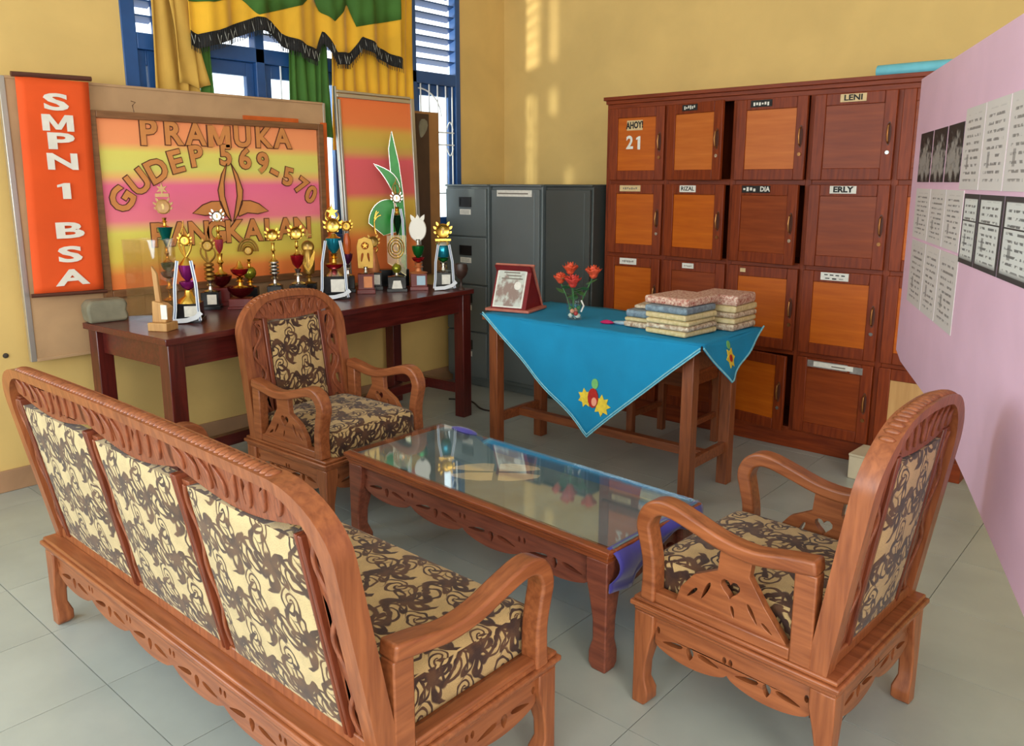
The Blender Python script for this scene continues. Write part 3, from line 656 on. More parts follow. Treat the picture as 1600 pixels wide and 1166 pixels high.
wreath(T_, .265, .026, 'old_gold', 'old_gold', False)
T_ = trophy_root('gold trophy with round white medal on a silver ringed column', -3.72, 2.371)
tbase(T_, .085, .08, .075); stem(T_, .075, .14, .032, 'silver')
for k in range(4): col(T_, [(.012, .135+.018*k), (.026, .14+.018*k), (.026, .148+.018*k), (.012, .153+.018*k)], 'silver', 'ring')
stem(T_, .2, .30, .02); wreath(T_, .34, .033)
T_ = trophy_root('gold trophy with a round white medal above a bright red cup', -3.63, 2.455)
tbase(T_, .10, .09, .08); stem(T_, .08, .165, .036, 'silver'); goblet(T_, .165, .034, .07, 'metal_red'); stem(T_, .235, .31, .018); wreath(T_, .35, .036)
T_ = trophy_root('gold sculpted trophy with a bow on top, left of the teal ribboned trophy', -3.74, 2.60)
tbase(T_, .09, .08, .065); stem(T_, .065, .12, .034, 'old_gold'); col(T_, [(.03, .12), (.034, .17), (.03, .23), (.02, .25)], 'old_gold', 'body')
wreath(T_, .265, .036, 'old_gold', 'silver', False); star(T_, .33, .03, 'old_gold', 4, .3)
for s_ in (-1, 1): MB().plate(leafpts(0, .13, s_*.04, .25, .012, 6), [], -.02, -.014, lambda u, v, t_: (u, t_-.012, v)).build('wreath_leaf', 'gold', T_)
T_ = trophy_root('large trophy with teal blue cup, black base, white grid plate and long ribbons', -3.54, 2.623)
tbase(T_, .155, .12, .12, 'base_black', True); col(T_, [(.045, .12), (.03, .135), (.018, .15)], 'silver'); goblet(T_, .15, .046, .03, 'metal_red', 'bowl'); stem(T_, .178, .24, .04, 'gold'); goblet(T_, .235, .04, .085, 'metal_aqua'); col(T_, [(.04, .32), (.02, .33), (.01, .345)], 'gold', 'lid')
wreath(T_, .385, .042); star(T_, .455, .034, 'gold'); flame(T_, .40, .09, .04); ribbonsash(T_, .17, .31, .0, -.06, 1)
T_ = trophy_root('slim trophy with plum cup and small medal, right of the teal ribboned trophy', -3.68, 2.82)
tbase(T_, .08, .07, .09); stem(T_, .09, .155, .028, 'silver'); goblet(T_, .155, .028, .06, 'metal_plum'); col(T_, [(.012, .21), (.02, .24), (.02, .29), (.01, .33)], 'acrylic_orange', 'body'); wreath(T_, .37, .03)
T_ = trophy_root('gold figure plaque trophy with an orange name plate', -3.56, 2.85)
tbase(T_, .10, .085, .11, 'base_red', True, 'plate_orange'); stem(T_, .11, .15, .03, 'silver')
MB().plate([(-.042, .14), (.042, .14), (.046, .26), (.036, .30), (0, .315), (-.036, .30), (-.046, .26)], [ell(0, .265, .02, .02), tear(-.018, .2, .05, .014, 1.4), tear(.018, .2, .05, .014, 1.7)], -.006, .006, lambda u, v, t_: (u, t_, v)).build('plaque', 'old_gold', T_, bevel=.0015)
star(T_, .265, .018, 'gold')
T_ = trophy_root('trophy with white plate and fluted rose-gold body beside the green fan trophy', -3.655, 2.985)
tbase(T_, .10, .085, .10, 'base_black', True); col(T_, [(.03, .10), (.036, .12), (.02, .20), (.012, .23)], 'plate_orange', 'body'); wreath(T_, .275, .034, 'old_gold', 'plaque_edge')
flame(T_, .20, .09, .03)
def leaf_trophy():
    T_ = trophy_root('tall green leaf-shaped trophy with a round green fan rising behind the others', -3.70, 3.17)
    T_.rotation_euler[2] = math.radians(58)
    B(-.09, .09, -.04, .04, 0, .10).build('base', 'base_black', T_, bevel=.003)
    f = lambda y: (lambda u, v, t_: (u, y+t_, v))
    def edged(nm, pts, y):
        o = MB().plate(pts, [], 0, .008, f(y)).build(nm, 'leaf_green', T_, bevel=.001)
        MB().ribbon(pts+[pts[0]], .0035, -.002, .010, f(y)).build('silver_edge', 'silver', o)
    edged('leaf', [(.05, .10), (.082, .10), (.082, .35), (.07, .55), (.05, .72), (.012, .90), (-.008, .80), (.0, .66), (.03, .45)], 0)
    edged('side_leaf', leafpts(.045, .50, -.10, .715, .03, 9, -.035), -.012)
    edged('fan', [(.03, .32)]+[(-.02+.115*math.cos(a), .37+.14*math.sin(a)) for a in [1.25+.17*k for k in range(12)]]+[(-.05, .30)], .012)
    for k in range(3): MB().tube([(-.06+.045*math.cos(1.7+.25*j+.3*k), -.004, .37+(.05+.025*k)*math.sin(1.7+.25*j+.3*k)) for j in range(7)], .004, 5).build('gold_scroll', 'gold', T_)
leaf_trophy()
T_ = trophy_root('tall trophy with dark green conical cup, gold figure and ribbons before the leaf trophy', -3.595, 3.12)
tbase(T_, .08, .07, .12); stem(T_, .12, .31, .03); cone_cup(T_, .31, .032, .11, 'metal_darkgreen'); stem(T_, .425, .47, .03); wreath(T_, .52, .03, 'silver', 'medal_white'); flame(T_, .53, .09, .025, 'old_gold'); ribbonsash(T_, .09, .46, .2, -.035)
T_ = trophy_root('clear gold-tinted glass plaque trophy with a triangular white label', -3.49, 3.015)
tbase(T_, .115, .08, .085)
MB().plate([(-.03, .02), (.03, .02), (.02, .065), (-.02, .065)], [], 0, .003, lambda u, v, t_: (u, -.042+t_, v)).build('name_plate', 'label_white', T_)
MB().plate([(-.05, .16), (.055, .085), (.055, .315), (-.05, .315)], [], 0, .012, lambda u, v, t_: (u, .02+t_, v)).build('plaque', 'acrylic_gold', T_)
for r in (.045, .033, .02): MB().tube([(r*math.cos(2*PI*k/16), .014, .245+r*1.3*math.sin(2*PI*k/16)) for k in range(17)], .004, 6).build('ring', 'gold', T_)
MB().ball((0, 0, .13), .028).build('ball', 'metal_olive', T_); stem(T_, .085, .12, .03, 'silver')
T_ = trophy_root('trophy with large pale oval medal over a green cup on a red base', -3.455, 3.15)
tbase(T_, .105, .09, .095, 'base_red', True, 'plate_blue'); stem(T_, .095, .155, .05, 'plate_orange'); goblet(T_, .155, .036, .03, 'metal_red', 'bowl'); goblet(T_, .18, .034, .07, 'metal_emerald'); stem(T_, .25, .29, .03, 'silver')
MB().lathe([(.046, -.006), (.05, 0), (.046, .006)], 0, 0, .345, 22, 'y', sx=1.35).build('medal', 'medal_white', T_)
for k in range(-1, 2): MB().plate(leafpts(k*.015, .385, k*.04, .43, .012, 5), [], -.003, .003, lambda u, v, t_: (u, t_, v)).build('crown_point', 'medal_white', T_)
star(T_, .34, .02, 'silver')
T_ = trophy_root('trophy with gold clock-like medal and aqua cup at the right end', -3.365, 3.262)
tbase(T_, .105, .09, .10, 'base_black', True); stem(T_, .10, .155, .045, 'silver'); goblet(T_, .155, .03, .025, 'metal_emerald', 'bowl'); col(T_, [(.03, .185), (.034, .19), (.034, .25), (.03, .255)], 'metal_aqua', 'cup'); col(T_, [(.045, .255), (.04, .27), (.02, .28)], 'silver', 'lid')
wreath(T_, .335, .045); B(-.045, .045, -.008, .008, .278, .29).build('bar', 'gold', T_); ribbonsash(T_, .14, .26, .0, -.05, 1)
T_ = tag(trophy_root('small dark brown goblet at the right end of the table', -3.265, 3.305), cat='goblet')
MB().lathe([(.022, 0), (.02, .006), (.007, .02), (.007, .06), (.02, .07), (.034, .09), (.042, .12), (.036, .15), (.03, .148), (.03, .12), (.01, .09)]).build('bowl', 'cup_brown', T_, ang=60); tag(T_, group='')
del T_['group']
# acrylic box and carved wooden award, grey bundle at the left end
T_ = thing('acrylic_case', 'clear brown-tinted acrylic display case at the left end of the table', 'case', (-3.585, 1.655, ZT), .5)
for bb in ((-.09, -.086, -.06, .06, 0, .36), (.086, .09, -.06, .06, 0, .36), (-.086, .086, .056, .06, 0, .36), (-.086, .086, -.06, -.056, 0, .36), (-.09, .09, -.06, .06, .36, .364)): B(*bb).build('pane', 'acrylic', T_)
T_ = thing('wooden_award', 'carved pale wooden award standing in front of the acrylic case', 'award', (-3.30, 1.555, ZT), .5)
B(-.045, .045, -.04, .04, 0, .035).build('base', 'pale_wood', T_, bevel=.003); MB().plate([(-.035, .035), (.03, .035), (.042, .10), (.02, .115), (-.03, .125)], [], -.02, .02, XZ(0)).build('block', 'pale_wood', T_, bevel=.003)
MB().plate([(-.022, .12), (.0, .118), (-.008, .24), (-.03, .27)], [], -.006, .006, XZ(0)).build('vane', 'pale_wood', T_, bevel=.002); B(.012, .04, -.024, -.020, .05, .11).build('name_plate', 'label_white', T_)
T_ = MB()
T_.loft([[(-.085*a+dx, -.05*a, z), (.085*a+dx, -.055*a, z), (.09*a+dx, .05*a, z), (-.08*a+dx, .055*a, z)] for a, z, dx in ((.92, 0, 0), (1, .02, .003), (.97, .05, -.004), (1, .075, 0), (.85, .10, .004))])
o = T_.build('cloth_bundle', 'bundle_grey', bevel=.012, seg=3); o.location = (-3.715, 1.49, ZT); o.rotation_euler = (0, 0, 1.5); tag(o, 'folded grey-green bundle under the orange banner', 'bundle')

# ------------------------------------------------------------------ filing cabinets
def file_cabinet(x0, x1, y0, mm, label, kind):
    T_ = thing('filing_cabinet', label, 'cabinet', ((x0+x1)/2, y0+.3, 0)); H = 1.36; w_ = (x1-x0)/2; y0l = -.3; y1l = 4.47-(y0+.3)
    m = MB().box(-w_, w_, y0l+.02, y1l, .05, H-.012).box(-w_+.01, w_-.01, y0l+.04, y1l, 0, .05)
    m.build('body', mm, T_, bevel=.004); B(-w_-.002, w_+.002, y0l, y1l, H-.012, H).build('top', mm, T_, bevel=.003)
    if kind == 'drawers':
        for k in range(4):
            z0 = .07+k*.318; d = B(-w_+.008, w_-.008, y0l, y0l+.02, z0, z0+.308).build('drawer', mm, T_, bevel=.004)
            MB().plate([(-.055, z0+.19), (.055, z0+.19), (.055, z0+.255), (-.055, z0+.255)], [[(-.045, z0+.2), (.045, z0+.2), (.045, z0+.245), (-.045, z0+.245)]], -.006, 0, XZ(y0l)).build('handle_frame', 'black_plastic', d)
            B(-.045, .045, y0l-.0025, y0l-.0005, z0+.2, z0+.245).build('handle_recess', 'black_plastic', d)
            B(-.05, .05, y0l-.002, y0l, z0+.14, z0+.175).build('name_plate', 'label_white', d)
            for q in range(3): B(-.04, .035, y0l-.0026, y0l-.002, z0+.148+.008*q, z0+.150+.008*q).build('print_line', 'ink_grey', d)
    else:
        d = MB().plate([(-w_+.012, .08), (w_-.012, .08), (w_-.012, H-.03), (-w_+.012, H-.03)], [], 0, .018, XZ(y0l)).build('door', mm, T_, bevel=.004)
        MB().tube([(w_-.05, y0l-.002, .1), (w_-.05, y0l-.002, H-.05)], .003, 6).build('door_groove', mm, d)
        if kind == 'label':
            B(-w_+.06, w_-.07, y0l-.002, y0l, H-.075, H-.035).build('name_plate', 'label_white', d); B(-w_+.07, w_-.1, y0l-.003, y0l-.002, H-.06, H-.052).build('print_line', 'ink_grey', d)
            MB().tube([(w_-.04, y0l, .62), (w_-.04, y0l-.02, .63), (w_-.04, y0l-.02, .70), (w_-.04, y0l, .71)], .005).build('handle', 'chrome', d)
file_cabinet(-3.965, -3.585, 3.87, 'cabinet_grey', 'grey steel four-drawer filing cabinet beside the window', 'drawers')
file_cabinet(-3.58, -3.16, 3.90, 'cabinet_grey', 'grey steel cabinet with a paper label at the top of its door', 'label')
file_cabinet(-3.155, -2.80, 3.93, 'cabinet_dark', 'dark grey steel cabinet next to the wooden lockers', 'plain')

# ------------------------------------------------------------------ lockers
def lockers():
    LX = [-2.775, -2.372, -1.970, -1.568, -1.166, -.764]; LZ = [1.80, 1.375, .955, .512, .095]; Y0, Y1 = 4.04, 4.48
    T_ = thing('locker_cabinet', 'tall wooden staff locker cabinet with rows of small framed doors', 'lockers', (-1.77, 4.26, 0))
    def pt(nm, *bb, mm='locker_wood', bevel=.002): return B(*bb).build(nm, mm, T_, bevel=bevel, world=True)
    pt('side_panel', LX[0], LX[0]+.02, Y0+.02, Y1, 0, 1.835); pt('side_panel', LX[-1]-.02, LX[-1], Y0+.02, Y1, 0, 1.835); pt('back_panel', LX[0]+.02, LX[-1]-.02, Y1-.012, Y1, 0, 1.835)
    pt('top_board', LX[0]-.015, LX[-1]+.015, Y0-.025, Y1, 1.836, 1.856, mm='locker_wood_x'); pt('cornice', LX[0]-.005, LX[-1]+.005, Y0-.012, Y0+.02, 1.815, 1.836, mm='locker_wood_x'); pt('top_rail', LX[0], LX[-1], Y0, Y0+.022, 1.79, 1.815, mm='locker_wood_x')
    pt('plinth', LX[0], LX[-1], Y0, Y0+.022, 0, LZ[-1], mm='locker_wood_x')
    for i, x in enumerate(LX):
        a, b_ = (x, x+.03) if i == 0 else (x-.03, x) if i == 5 else (x-.016, x+.016)
        pt('stile', a, b_, Y0, Y0+.022, LZ[-1], 1.79)
        if 0 < i < 5: pt('divider', x-.009, x+.009, Y0+.022, Y1-.012, .06, 1.80)
    for z in LZ[1:]:
        for i in range(5): pt('rail', LX[i]+(.03 if i == 0 else .016), LX[i+1]-(.03 if i == 4 else .016), Y0+.001, Y0+.021, z-.016, z+.016, mm='locker_wood_x')
        pt('shelf', LX[0]+.02, LX[-1]-.02, Y0+.022, Y1-.012, z-.009, z+.009, mm='locker_wood_x')
    kinds = ['oppbb', 'oobbo', 'obooo', 'bbobt']; mm = dict(o='locker_panel_orange', p='locker_panel_pale', b='locker_panel_brown', t='locker_panel_tan')
    ajar = {(0, 1): 13, (0, 2): 3, (1, 1): 7, (1, 2): 9, (3, 2): 10, (2, 2): 1, (3, 3): 1.5}
    for r in range(4):
        for c in range(5):
            xa = LX[c]+(.03 if c == 0 else .012); xb = LX[c+1]-(.03 if c == 4 else .012); za = LZ[r+1]+.011; zb = LZ[r]-.011; W, H = xb-xa, zb-za
            e = .055; m = MB()
            for bb in ((0, e, -.02, 0, 0, H), (W-e, W, -.02, 0, 0, H), (e, W-e, -.0195, -.0005, 0, e), (e, W-e, -.0195, -.0005, H-e, H)): m.box(*bb)
            d = m.build('door', 'locker_wood', T_, bevel=.003)
            d.location = Vector((xa, Y0-.001, za))-Vector(T_.location); d.rotation_euler = (0, 0, -math.radians(ajar.get((r, c), 0)))
            k = kinds[r][c]
            B(e-.002, W-e+.002, -.012, -.006, e-.002, H-e+.002).build('door_panel', mm[k], d)
            hx, hz = W-.026, H*.52
            MB().tube([(hx, -.019, hz-.045), (hx, -.036, hz-.035), (hx, -.042, hz), (hx, -.036, hz+.035), (hx, -.019, hz+.045)], [.004, .0045, .0055, .0045, .004], 8).build('handle', 'brass', d)
            MB().plate(ell(hx, hz, .011, .055, 14), [], -.022, -.0195, XZ(0)).build('handle_plate', 'rod_brown', d)
            MB().lathe([(.009, -.026), (.009, -.0195)], hx, 0, hz-.085, 12, 'y').build('lock', 'chrome' if (r+c) % 2 else 'brass', d)
            def lab(w_, h_, cz, mt='label_white', cx=None, rot=0):
                cx = W*.48 if cx is None else cx
                return B(cx-w_/2, cx+w_/2, -.0225, -.0200, cz-h_/2, cz+h_/2).build('name_label', mt, d)
            def word(s_, size, cz, mt='ink_black', cx=None, y=-.0232, off=.0015, sx=1, roll=0):
                letters('lettering', s_, size, mt, d, (W*.48 if cx is None else cx, y, cz), '-y', .0004, off, sx, roll)
            def scrib(w_, h_, cz, mt, n, cx=None):
                cx = W*.48 if cx is None else cx; mS = MB()
                for q in range(n):
                    x_ = cx-w_/2+w_*(q+.5)/n; mS.box(x_-w_/n*.32, x_+w_/n*.3, -.0234, -.0226, cz+h_*random.uniform(-.45, -.1), cz+h_*random.uniform(.1, .45))
                mS.build('lettering', mt, d)
            top = H-.024
            if (r, c) == (0, 0):
                B(W*.46-.052, W*.46+.052, -.0135, -.0125, H-.125, H-.07).build('name_label', 'label_cream', d)
                word('AHOY!', .05, H-.098, 'ink_black', W*.46, -.0142, .002, .72, .04); word('2', .10, H-.195, 'label_white', W*.46-.03, -.0142, .003, .95); word('1', .10, H-.195, 'label_white', W*.46+.03, -.0142, .003, 1)
            elif (r, c) == (0, 1): lab(.105, .032, top, 'ink_black', W*.42); scrib(.08, .024, top, 'label_white', 6, W*.42)
            elif (r, c) == (0, 2): lab(.115, .034, top, 'ink_black', W*.36); scrib(.09, .026, top, 'label_white', 6, W*.36)
            elif (r, c) == (0, 3): lab(.12, .036, top, 'label_cream', W*.48); word('LENI', .036, top, 'ink_black', W*.48, off=.001, sx=1.2)
            elif (r, c) == (1, 0): lab(.14, .034, top, 'label_cream', W*.42); scrib(.10, .015, top, 'ink_grey', 7, W*.42)
            elif (r, c) == (1, 1): lab(.105, .036, top, 'label_white', W*.40); word('RIZAL', .03, top, 'ink_black', W*.40, off=.0006, sx=1.1)
            elif (r, c) == (1, 2): lab(.165, .036, top, 'ink_black', W*.38); scrib(.08, .026, top, 'label_white', 4, W*.28); word('DIA', .034, top, 'label_white', W*.52, off=.001)
            elif (r, c) == (1, 3): lab(.125, .036, top, 'label_white', W*.44); word('ERLY', .037, top, 'ink_black', W*.44, off=.0016, sx=1.15)
            elif (r, c) == (2, 0): lab(.115, .036, top, 'label_white', W*.42); scrib(.08, .014, top, 'ink_grey', 7, W*.42)
            elif (r, c) == (2, 1): lab(.07, .028, top, 'label_white', W*.42); scrib(.05, .01, top, 'ink_grey', 5, W*.42)
            elif (r, c) == (2, 2): lab(.03, .02, top, 'label_cream', W*.22)
            elif (r, c) == (2, 3): lab(.135, .038, top, 'label_white', W*.42); scrib(.11, .012, top+.008, 'ink_black', 4, W*.42); scrib(.1, .01, top-.01, 'ink_black', 3, W*.42)
            elif (r, c) == (3, 3):
                lab(.20, .034, top-.004, 'tape_silver', W*.42); lab(.06, .034, top-.008, 'tape_silver', W*.80); B(W*.24, W*.76, -.0236, -.0226, top-.016, top+.009).build('name_label', 'label_white', d)
                B(W*.48, W*.66, -.0242, -.0236, top-.008, top-.002).build('print_line', 'ink_grey', d)
lockers()
o = MB().lathe([(.026, -.2), (.03, -.198), (.031, 0), (.03, .2), (.02, .2), (.02, .198)], n=16, axis='x', sx=1.3).build('rolled_mat', 'mat_blue'); o.location = (-1.12, 4.16, 1.856+.032); tag(o, 'light blue rolled mat lying on top of the lockers', 'mat')
def carton():
    T_ = thing('cardboard_box', 'low beige box on the floor in front of the lockers', 'box', (-1.07, 3.87, 0), -.05)
    B(-.11, .13, -.09, .09, .0, .11).build('body', 'carton_beige', T_, bevel=.003); B(-.112, .132, -.092, .092, .11, .122).build('lid', 'carton_beige', T_, bevel=.003)
carton()

# ------------------------------------------------------------------ carved furniture
def cabriole(T_, x, y, sx, sy, h, w_=.06, mm='teak_z'):
    def ring(z, c, hw): c = w_/2-hw; cx, cy = x+sx*c, y+sy*c; return [(cx-hw, cy-hw, z), (cx+hw, cy-hw, z), (cx+hw, cy+hw, z), (cx-hw, cy+hw, z)]
    k = w_/2
    MB().loft([ring(0, .001, k*.62), ring(h*.05, .002, k*.80), ring(h*.16, -.001, k*.80), ring(h*.28, .002, k*.62), ring(h*.45, .001, k*.64), ring(h*.66, 0, k*.82), ring(h*.82, 0, k), ring(h, 0, k)]).build('leg', mm, T_, bevel=.004, ang=50)
def apron_outline(L, z0, z1, n):                      # scalloped lower edge, carved slots
    out = [(-L/2, z1), (-L/2, z0+.02)]; N = 48
    for i in range(N+1):
        t_ = i/N; k = abs(math.sin(PI*n*t_)); out.append((-L/2+L*t_, z0+(z1-z0)*(.26-.26*k**.6)))
    out += [(L/2, z0+.02), (L/2, z1)]
    holes = []
    for i in range(n):
        c = -L/2+L*(i+.5)/n; s_ = L/n
        holes += [tear(c-s_*.25, z0+(z1-z0)*.40, s_*.30, .020, .16), tear(c+s_*.25, z0+(z1-z0)*.40, s_*.30, .020, PI-.16), tear(c, z0+(z1-z0)*.36, .034, .03, PI/2), ell(c-s_*.46, z0+(z1-z0)*.62, .006, .010, 8), ell(c+s_*.46, z0+(z1-z0)*.62, .006, .010, 8)]
    return out[::-1], holes
def crest_plate(T_, u0, u1, vb, vt, fn, mm, sag=.03):
    # carved crest: plate between a sagging lower edge and the top, pierced, with leaves in relief
    N = 18; L = u1-u0; low = [(u0+L*i/N, vb(u0+L*i/N)) for i in range(N+1)]; up = [(u1-L*i/N, vt(u1-L*i/N)) for i in range(N+1)]
    holes = []; mid = (u0+u1)/2
    for k in (-2.6, -1.7, -.8, .8, 1.7, 2.6):
        u = mid+k*L*.145; h = vt(u)-vb(u)
        if h > .03: holes.append(tear(u, vb(u)+h*.5, min(h*.62, .06), .015+.004*(abs(k) < 1), PI/2-.5*(k/2.6), 10))
    p = MB().plate(low+up, holes, -.011, .011, fn).build('crest', mm, T_, bevel=.002)
    for k in (-3, -2.1, -1.25, -.35, .35, 1.25, 2.1, 3):
        u = mid+k*L*.125; h = vt(u)-vb(u)
        if h < .025: continue
        for t0, t1 in ((-.017, -.010), (.010, .017)):
            MB().plate(leafpts(u-.012*(k > 0)+.006, vb(u)+h*.15, u+.02*k/abs(k), vb(u)+h*.85, .011, 6, .006*k/abs(k)), [], t0, t1, fn).build('carved_leaf', mm, p, bevel=.002)
def carved_strip(T_, u0, u1, v0, v1, fn, mm, s_=1):
    w_ = u1-u0; n = max(3, int((v1-v0)/.085)); holes = []
    st = (v1-v0)/n
    for i in range(n):
        c = v0+st*(i+.5); k = 1 if i % 2 else -1
        holes.append(tear((u0+u1)/2+k*w_*.17*s_, c, st*.66, w_*.42, PI/2+k*.25, 9))
    p = MB().plate([(u0, v0), (u1, v0), (u1, v1), (u0, v1)], holes, -.009, .009, fn).build('carved_strip', mm, T_, bevel=.0015)
    path = [((u0+u1)/2+w_*.30*math.sin(PI*n*i/40), v0+.01+(v1-v0-.02)*i/40) for i in range(41)]
    for t0, t1 in ((-.016, -.008), (.008, .016)): MB().ribbon(path, .011, t0, t1, fn).build('carved_scroll', mm, p, bevel=.002)
def moulding(T_, x0, x1, y0, y1, zt, mm):
    for nm, e, a, b_ in (('seat_frame', .0, zt-.026, zt-.012), ('seat_moulding', -.008, zt-.012, zt), ('seat_moulding', -.009, zt-.040, zt-.026)):
        B(x0-e, x1+e, y0-e, y1+e, a, b_).build(nm, mm, T_, bevel=.004)
def catmull(P, n=4):
    out = []
    for i in range(len(P)-1):
        p0, p1, p2, p3 = P[max(i-1, 0)], P[i], P[i+1], P[min(i+2, len(P)-1)]
        for k in range(n):
            t_ = k/n; out.append(tuple(.5*(2*b_+(c-a)*t_+(2*a-5*b_+4*c-d)*t_**2+(3*b_-a-3*c+d)*t_**3) for a, b_, c, d in zip(p0, p1, p2, p3)))
    return out+[tuple(P[-1])]
def arm(T_, y, xr, xf, zb, mm, panel=True, s_=1):
    # arm rail in the xz plane: rear xr, front xf; thickness along y
    P = [(xr-.01, zb+.243), (xr+.06, zb+.232), (xr+.14, zb+.218), (xr+.22, zb+.224), (xr+.30, zb+.246), (xf-.085, zb+.262), (xf-.045, zb+.262), (xf-.015, zb+.243), (xf, zb+.205), (xf-.008, zb+.165), (xf-.02, zb+.11), (xf-.022, zb+.05), (xf-.02, zb)]
    Wd = [.036, .036, .034, .034, .036, .038, .04, .042, .042, .04, .038, .040, .044]; Q = catmull([p+(q,) for p, q in zip(P, Wd)])
    MB().ribbon([q[:2] for q in Q], [q[2] for q in Q], -.026, .026, XZ(y)).build('armrest', mm, T_, bevel=.007, seg=3, ang=45)
    B(xr-.012, xr+.04, y-.02, y+.02, zb, zb+.225).build('arm_post', mm, T_, bevel=.004)
    B(xr+.04, xf-.04, y-.018, y+.018, zb, zb+.03).build('arm_rail', mm, T_, bevel=.004)
    if panel:
        a = xr+.05; b_ = xf-.10; L = b_-a
        out = [(a, zb+.028), (b_, zb+.028), (b_-L*.04, zb+.07), (b_-L*.16, zb+.115), (a+L*.62, zb+.15), (a+L*.60, zb+.22), (a+L*.32, zb+.212), (a+L*.34, zb+.16), (a+L*.2, zb+.10)]
        holes = [heart(a+L*.50, zb+.115, .026), tear(a+L*.72, zb+.085, .055, .014, 2.0), tear(a+L*.85, zb+.066, .045, .012, 2.3), tear(a+L*.30, zb+.072, .05, .014, 1.0), tear(a+L*.17, zb+.05, .035, .011, .6), tear(a+L*.47, zb+.058, .03, .012, 1.3)]
        MB().plate(out, holes, -.011, .011, XZ(y)).build('arm_panel', mm, T_, bevel=.002)
def seat_block(T_, nm, x0, x1, y0, y1, z0, z1, r=.028, mm='fabric'):
    m = MB(); NX, NY = 10, max(8, int((y1-y0)/.06)); top = []
    for i in range(NX+1):
        row = []
        for j in range(NY+1):
            u, v = i/NX, j/NY; row.append((x0+(x1-x0)*u, y0+(y1-y0)*v, z1-.012+.018*(math.sin(PI*u)*math.sin(PI*v))**.5))
        top.append(row)
    m.sheet(top)
    rim = [(x0, y0+(y1-y0)*j/NY) for j in range(NY+1)]+[(x0+(x1-x0)*i/NX, y1) for i in range(1, NX+1)]+[(x1, y1-(y1-y0)*j/NY) for j in range(1, NY+1)]+[(x1-(x1-x0)*i/NX, y0) for i in range(1, NX)]
    m.loft([[(a, b_, z0) for a, b_ in rim][::-1], [(a, b_, z1-.012) for a, b_ in rim][::-1]][::-1], cap=False)
    me = m.build(nm, mm, T_, uv=True, ang=70)
    import bmesh
    bm = bmesh.new(); bm.from_mesh(me.data); bmesh.ops.remove_doubles(bm, verts=bm.verts, dist=.0005); bmesh.ops.recalc_face_normals(bm, faces=bm.faces); bm.to_mesh(me.data); bm.free()
    md = me.modifiers.new('bevel', 'BEVEL'); md.width = r; md.segments = 4; md.limit_method = 'ANGLE'; md.angle_limit = math.radians(50)
    return me
def pad(T_, u0, u1, v0, v1, fn, t0, t1, mm):          # upholstered back pad, bulging on both faces
    N, M_ = 10, 12
    def g(base, bulge): return [[fn(u0+(u1-u0)*i/N, v0+(v1-v0)*j/M_, base+bulge*(math.sin(PI*i/N)*math.sin(PI*j/M_))**.35) for j in range(M_+1)] for i in range(N+1)]
    m = MB(); m.sheet([r[::-1] for r in g(t1, .012)]); m.sheet(g(t0, -.012))
    rim = [(u0, v0+(v1-v0)*j/M_) for j in range(M_+1)]+[(u0+(u1-u0)*i/N, v1) for i in range(1, N+1)]+[(u1, v1-(v1-v0)*j/M_) for j in range(1, M_+1)]+[(u1-(u1-u0)*i/N, v0) for i in range(1, N)]
    m.loft([[fn(a, b_, t0) for a, b_ in rim], [fn(a, b_, t1) for a, b_ in rim]], cap=False)
    return m.build('back_upholstery', mm, T_, uv=True, ang=60)
def arch_outline(W, z0, zs, zt, rr, bumps=0, inset=0):
    # outline of an arched back: half width W, springing zs, crown zt
    pts = [(-W+inset, z0), ]
    N = 28; pts = []
    for i in range(N+1):
        t_ = i/N; u = -W+2*W*t_
        e = min(1, (W-abs(u))/rr); v = zs+(zt-zs)*math.sqrt(max(0, 1-(1-e)**2))
        pts.append((u, v))
    return pts
def seat_back(T_, W, zb, zs, zt, xr, lean, sections, mm, rr, crown=.0, end_strip=.055):
    fn = lambda u, v, t_: (xr-lean*(v-zb)+t_, u, v)
    st = .042
    def top(u):
        e = min(1, (W-abs(u))/rr); base = zs+(zt-zs)*math.sqrt(max(0, 1-(1-e)**2))
        return base+crown*max(0, 1-(u/W)**2)**1.5
    def inn(u):
        Wi = W-st; ri = max(.03, rr-st*.6); e = min(1, max(0, (Wi-abs(u))/ri)); return zs-.02+(zt-zs)*math.sqrt(max(0, 1-(1-e)**2))+crown*max(0, 1-(u/W)**2)**1.5-.004
    # outer frame as a ribbon path: stile, arch, stile
    N = 40; us = [-W+2*W*(.5-.5*math.cos(PI*i/N)) for i in range(N+1)]
    outer = [(-W, zb)]+[(u, top(u)) for u in us]+[(W, zb)]
    Wi = W-st; ui = [-Wi+2*Wi*(.5-.5*math.cos(PI*i/N)) for i in range(N+1)]
    inner = [(-Wi, zb)]+[(u, inn(u)) for u in ui]+[(Wi, zb)]
    MB().plate(outer+inner[::-1], [], -.024, .024, fn).build('back_frame', mm, T_, bevel=.008, seg=3, ang=45)
    B(xr-.02, xr+.02, -Wi, Wi, zb, zb+.03).build('back_rail', mm, T_, bevel=.004)
    # rope-like carving along the crown
    m = MB(); n = int(2*W/.022)
    for i in range(n):
        u = -W*.80+1.6*W*(i+.5)/n
        p = fn(u, top(u)-.001, 0); m.ball(p, .011, 1.7, .72, .7, 8, 5)
    m.build('crown_beading', mm, T_, ang=60)
    return fn, top, inn, Wi
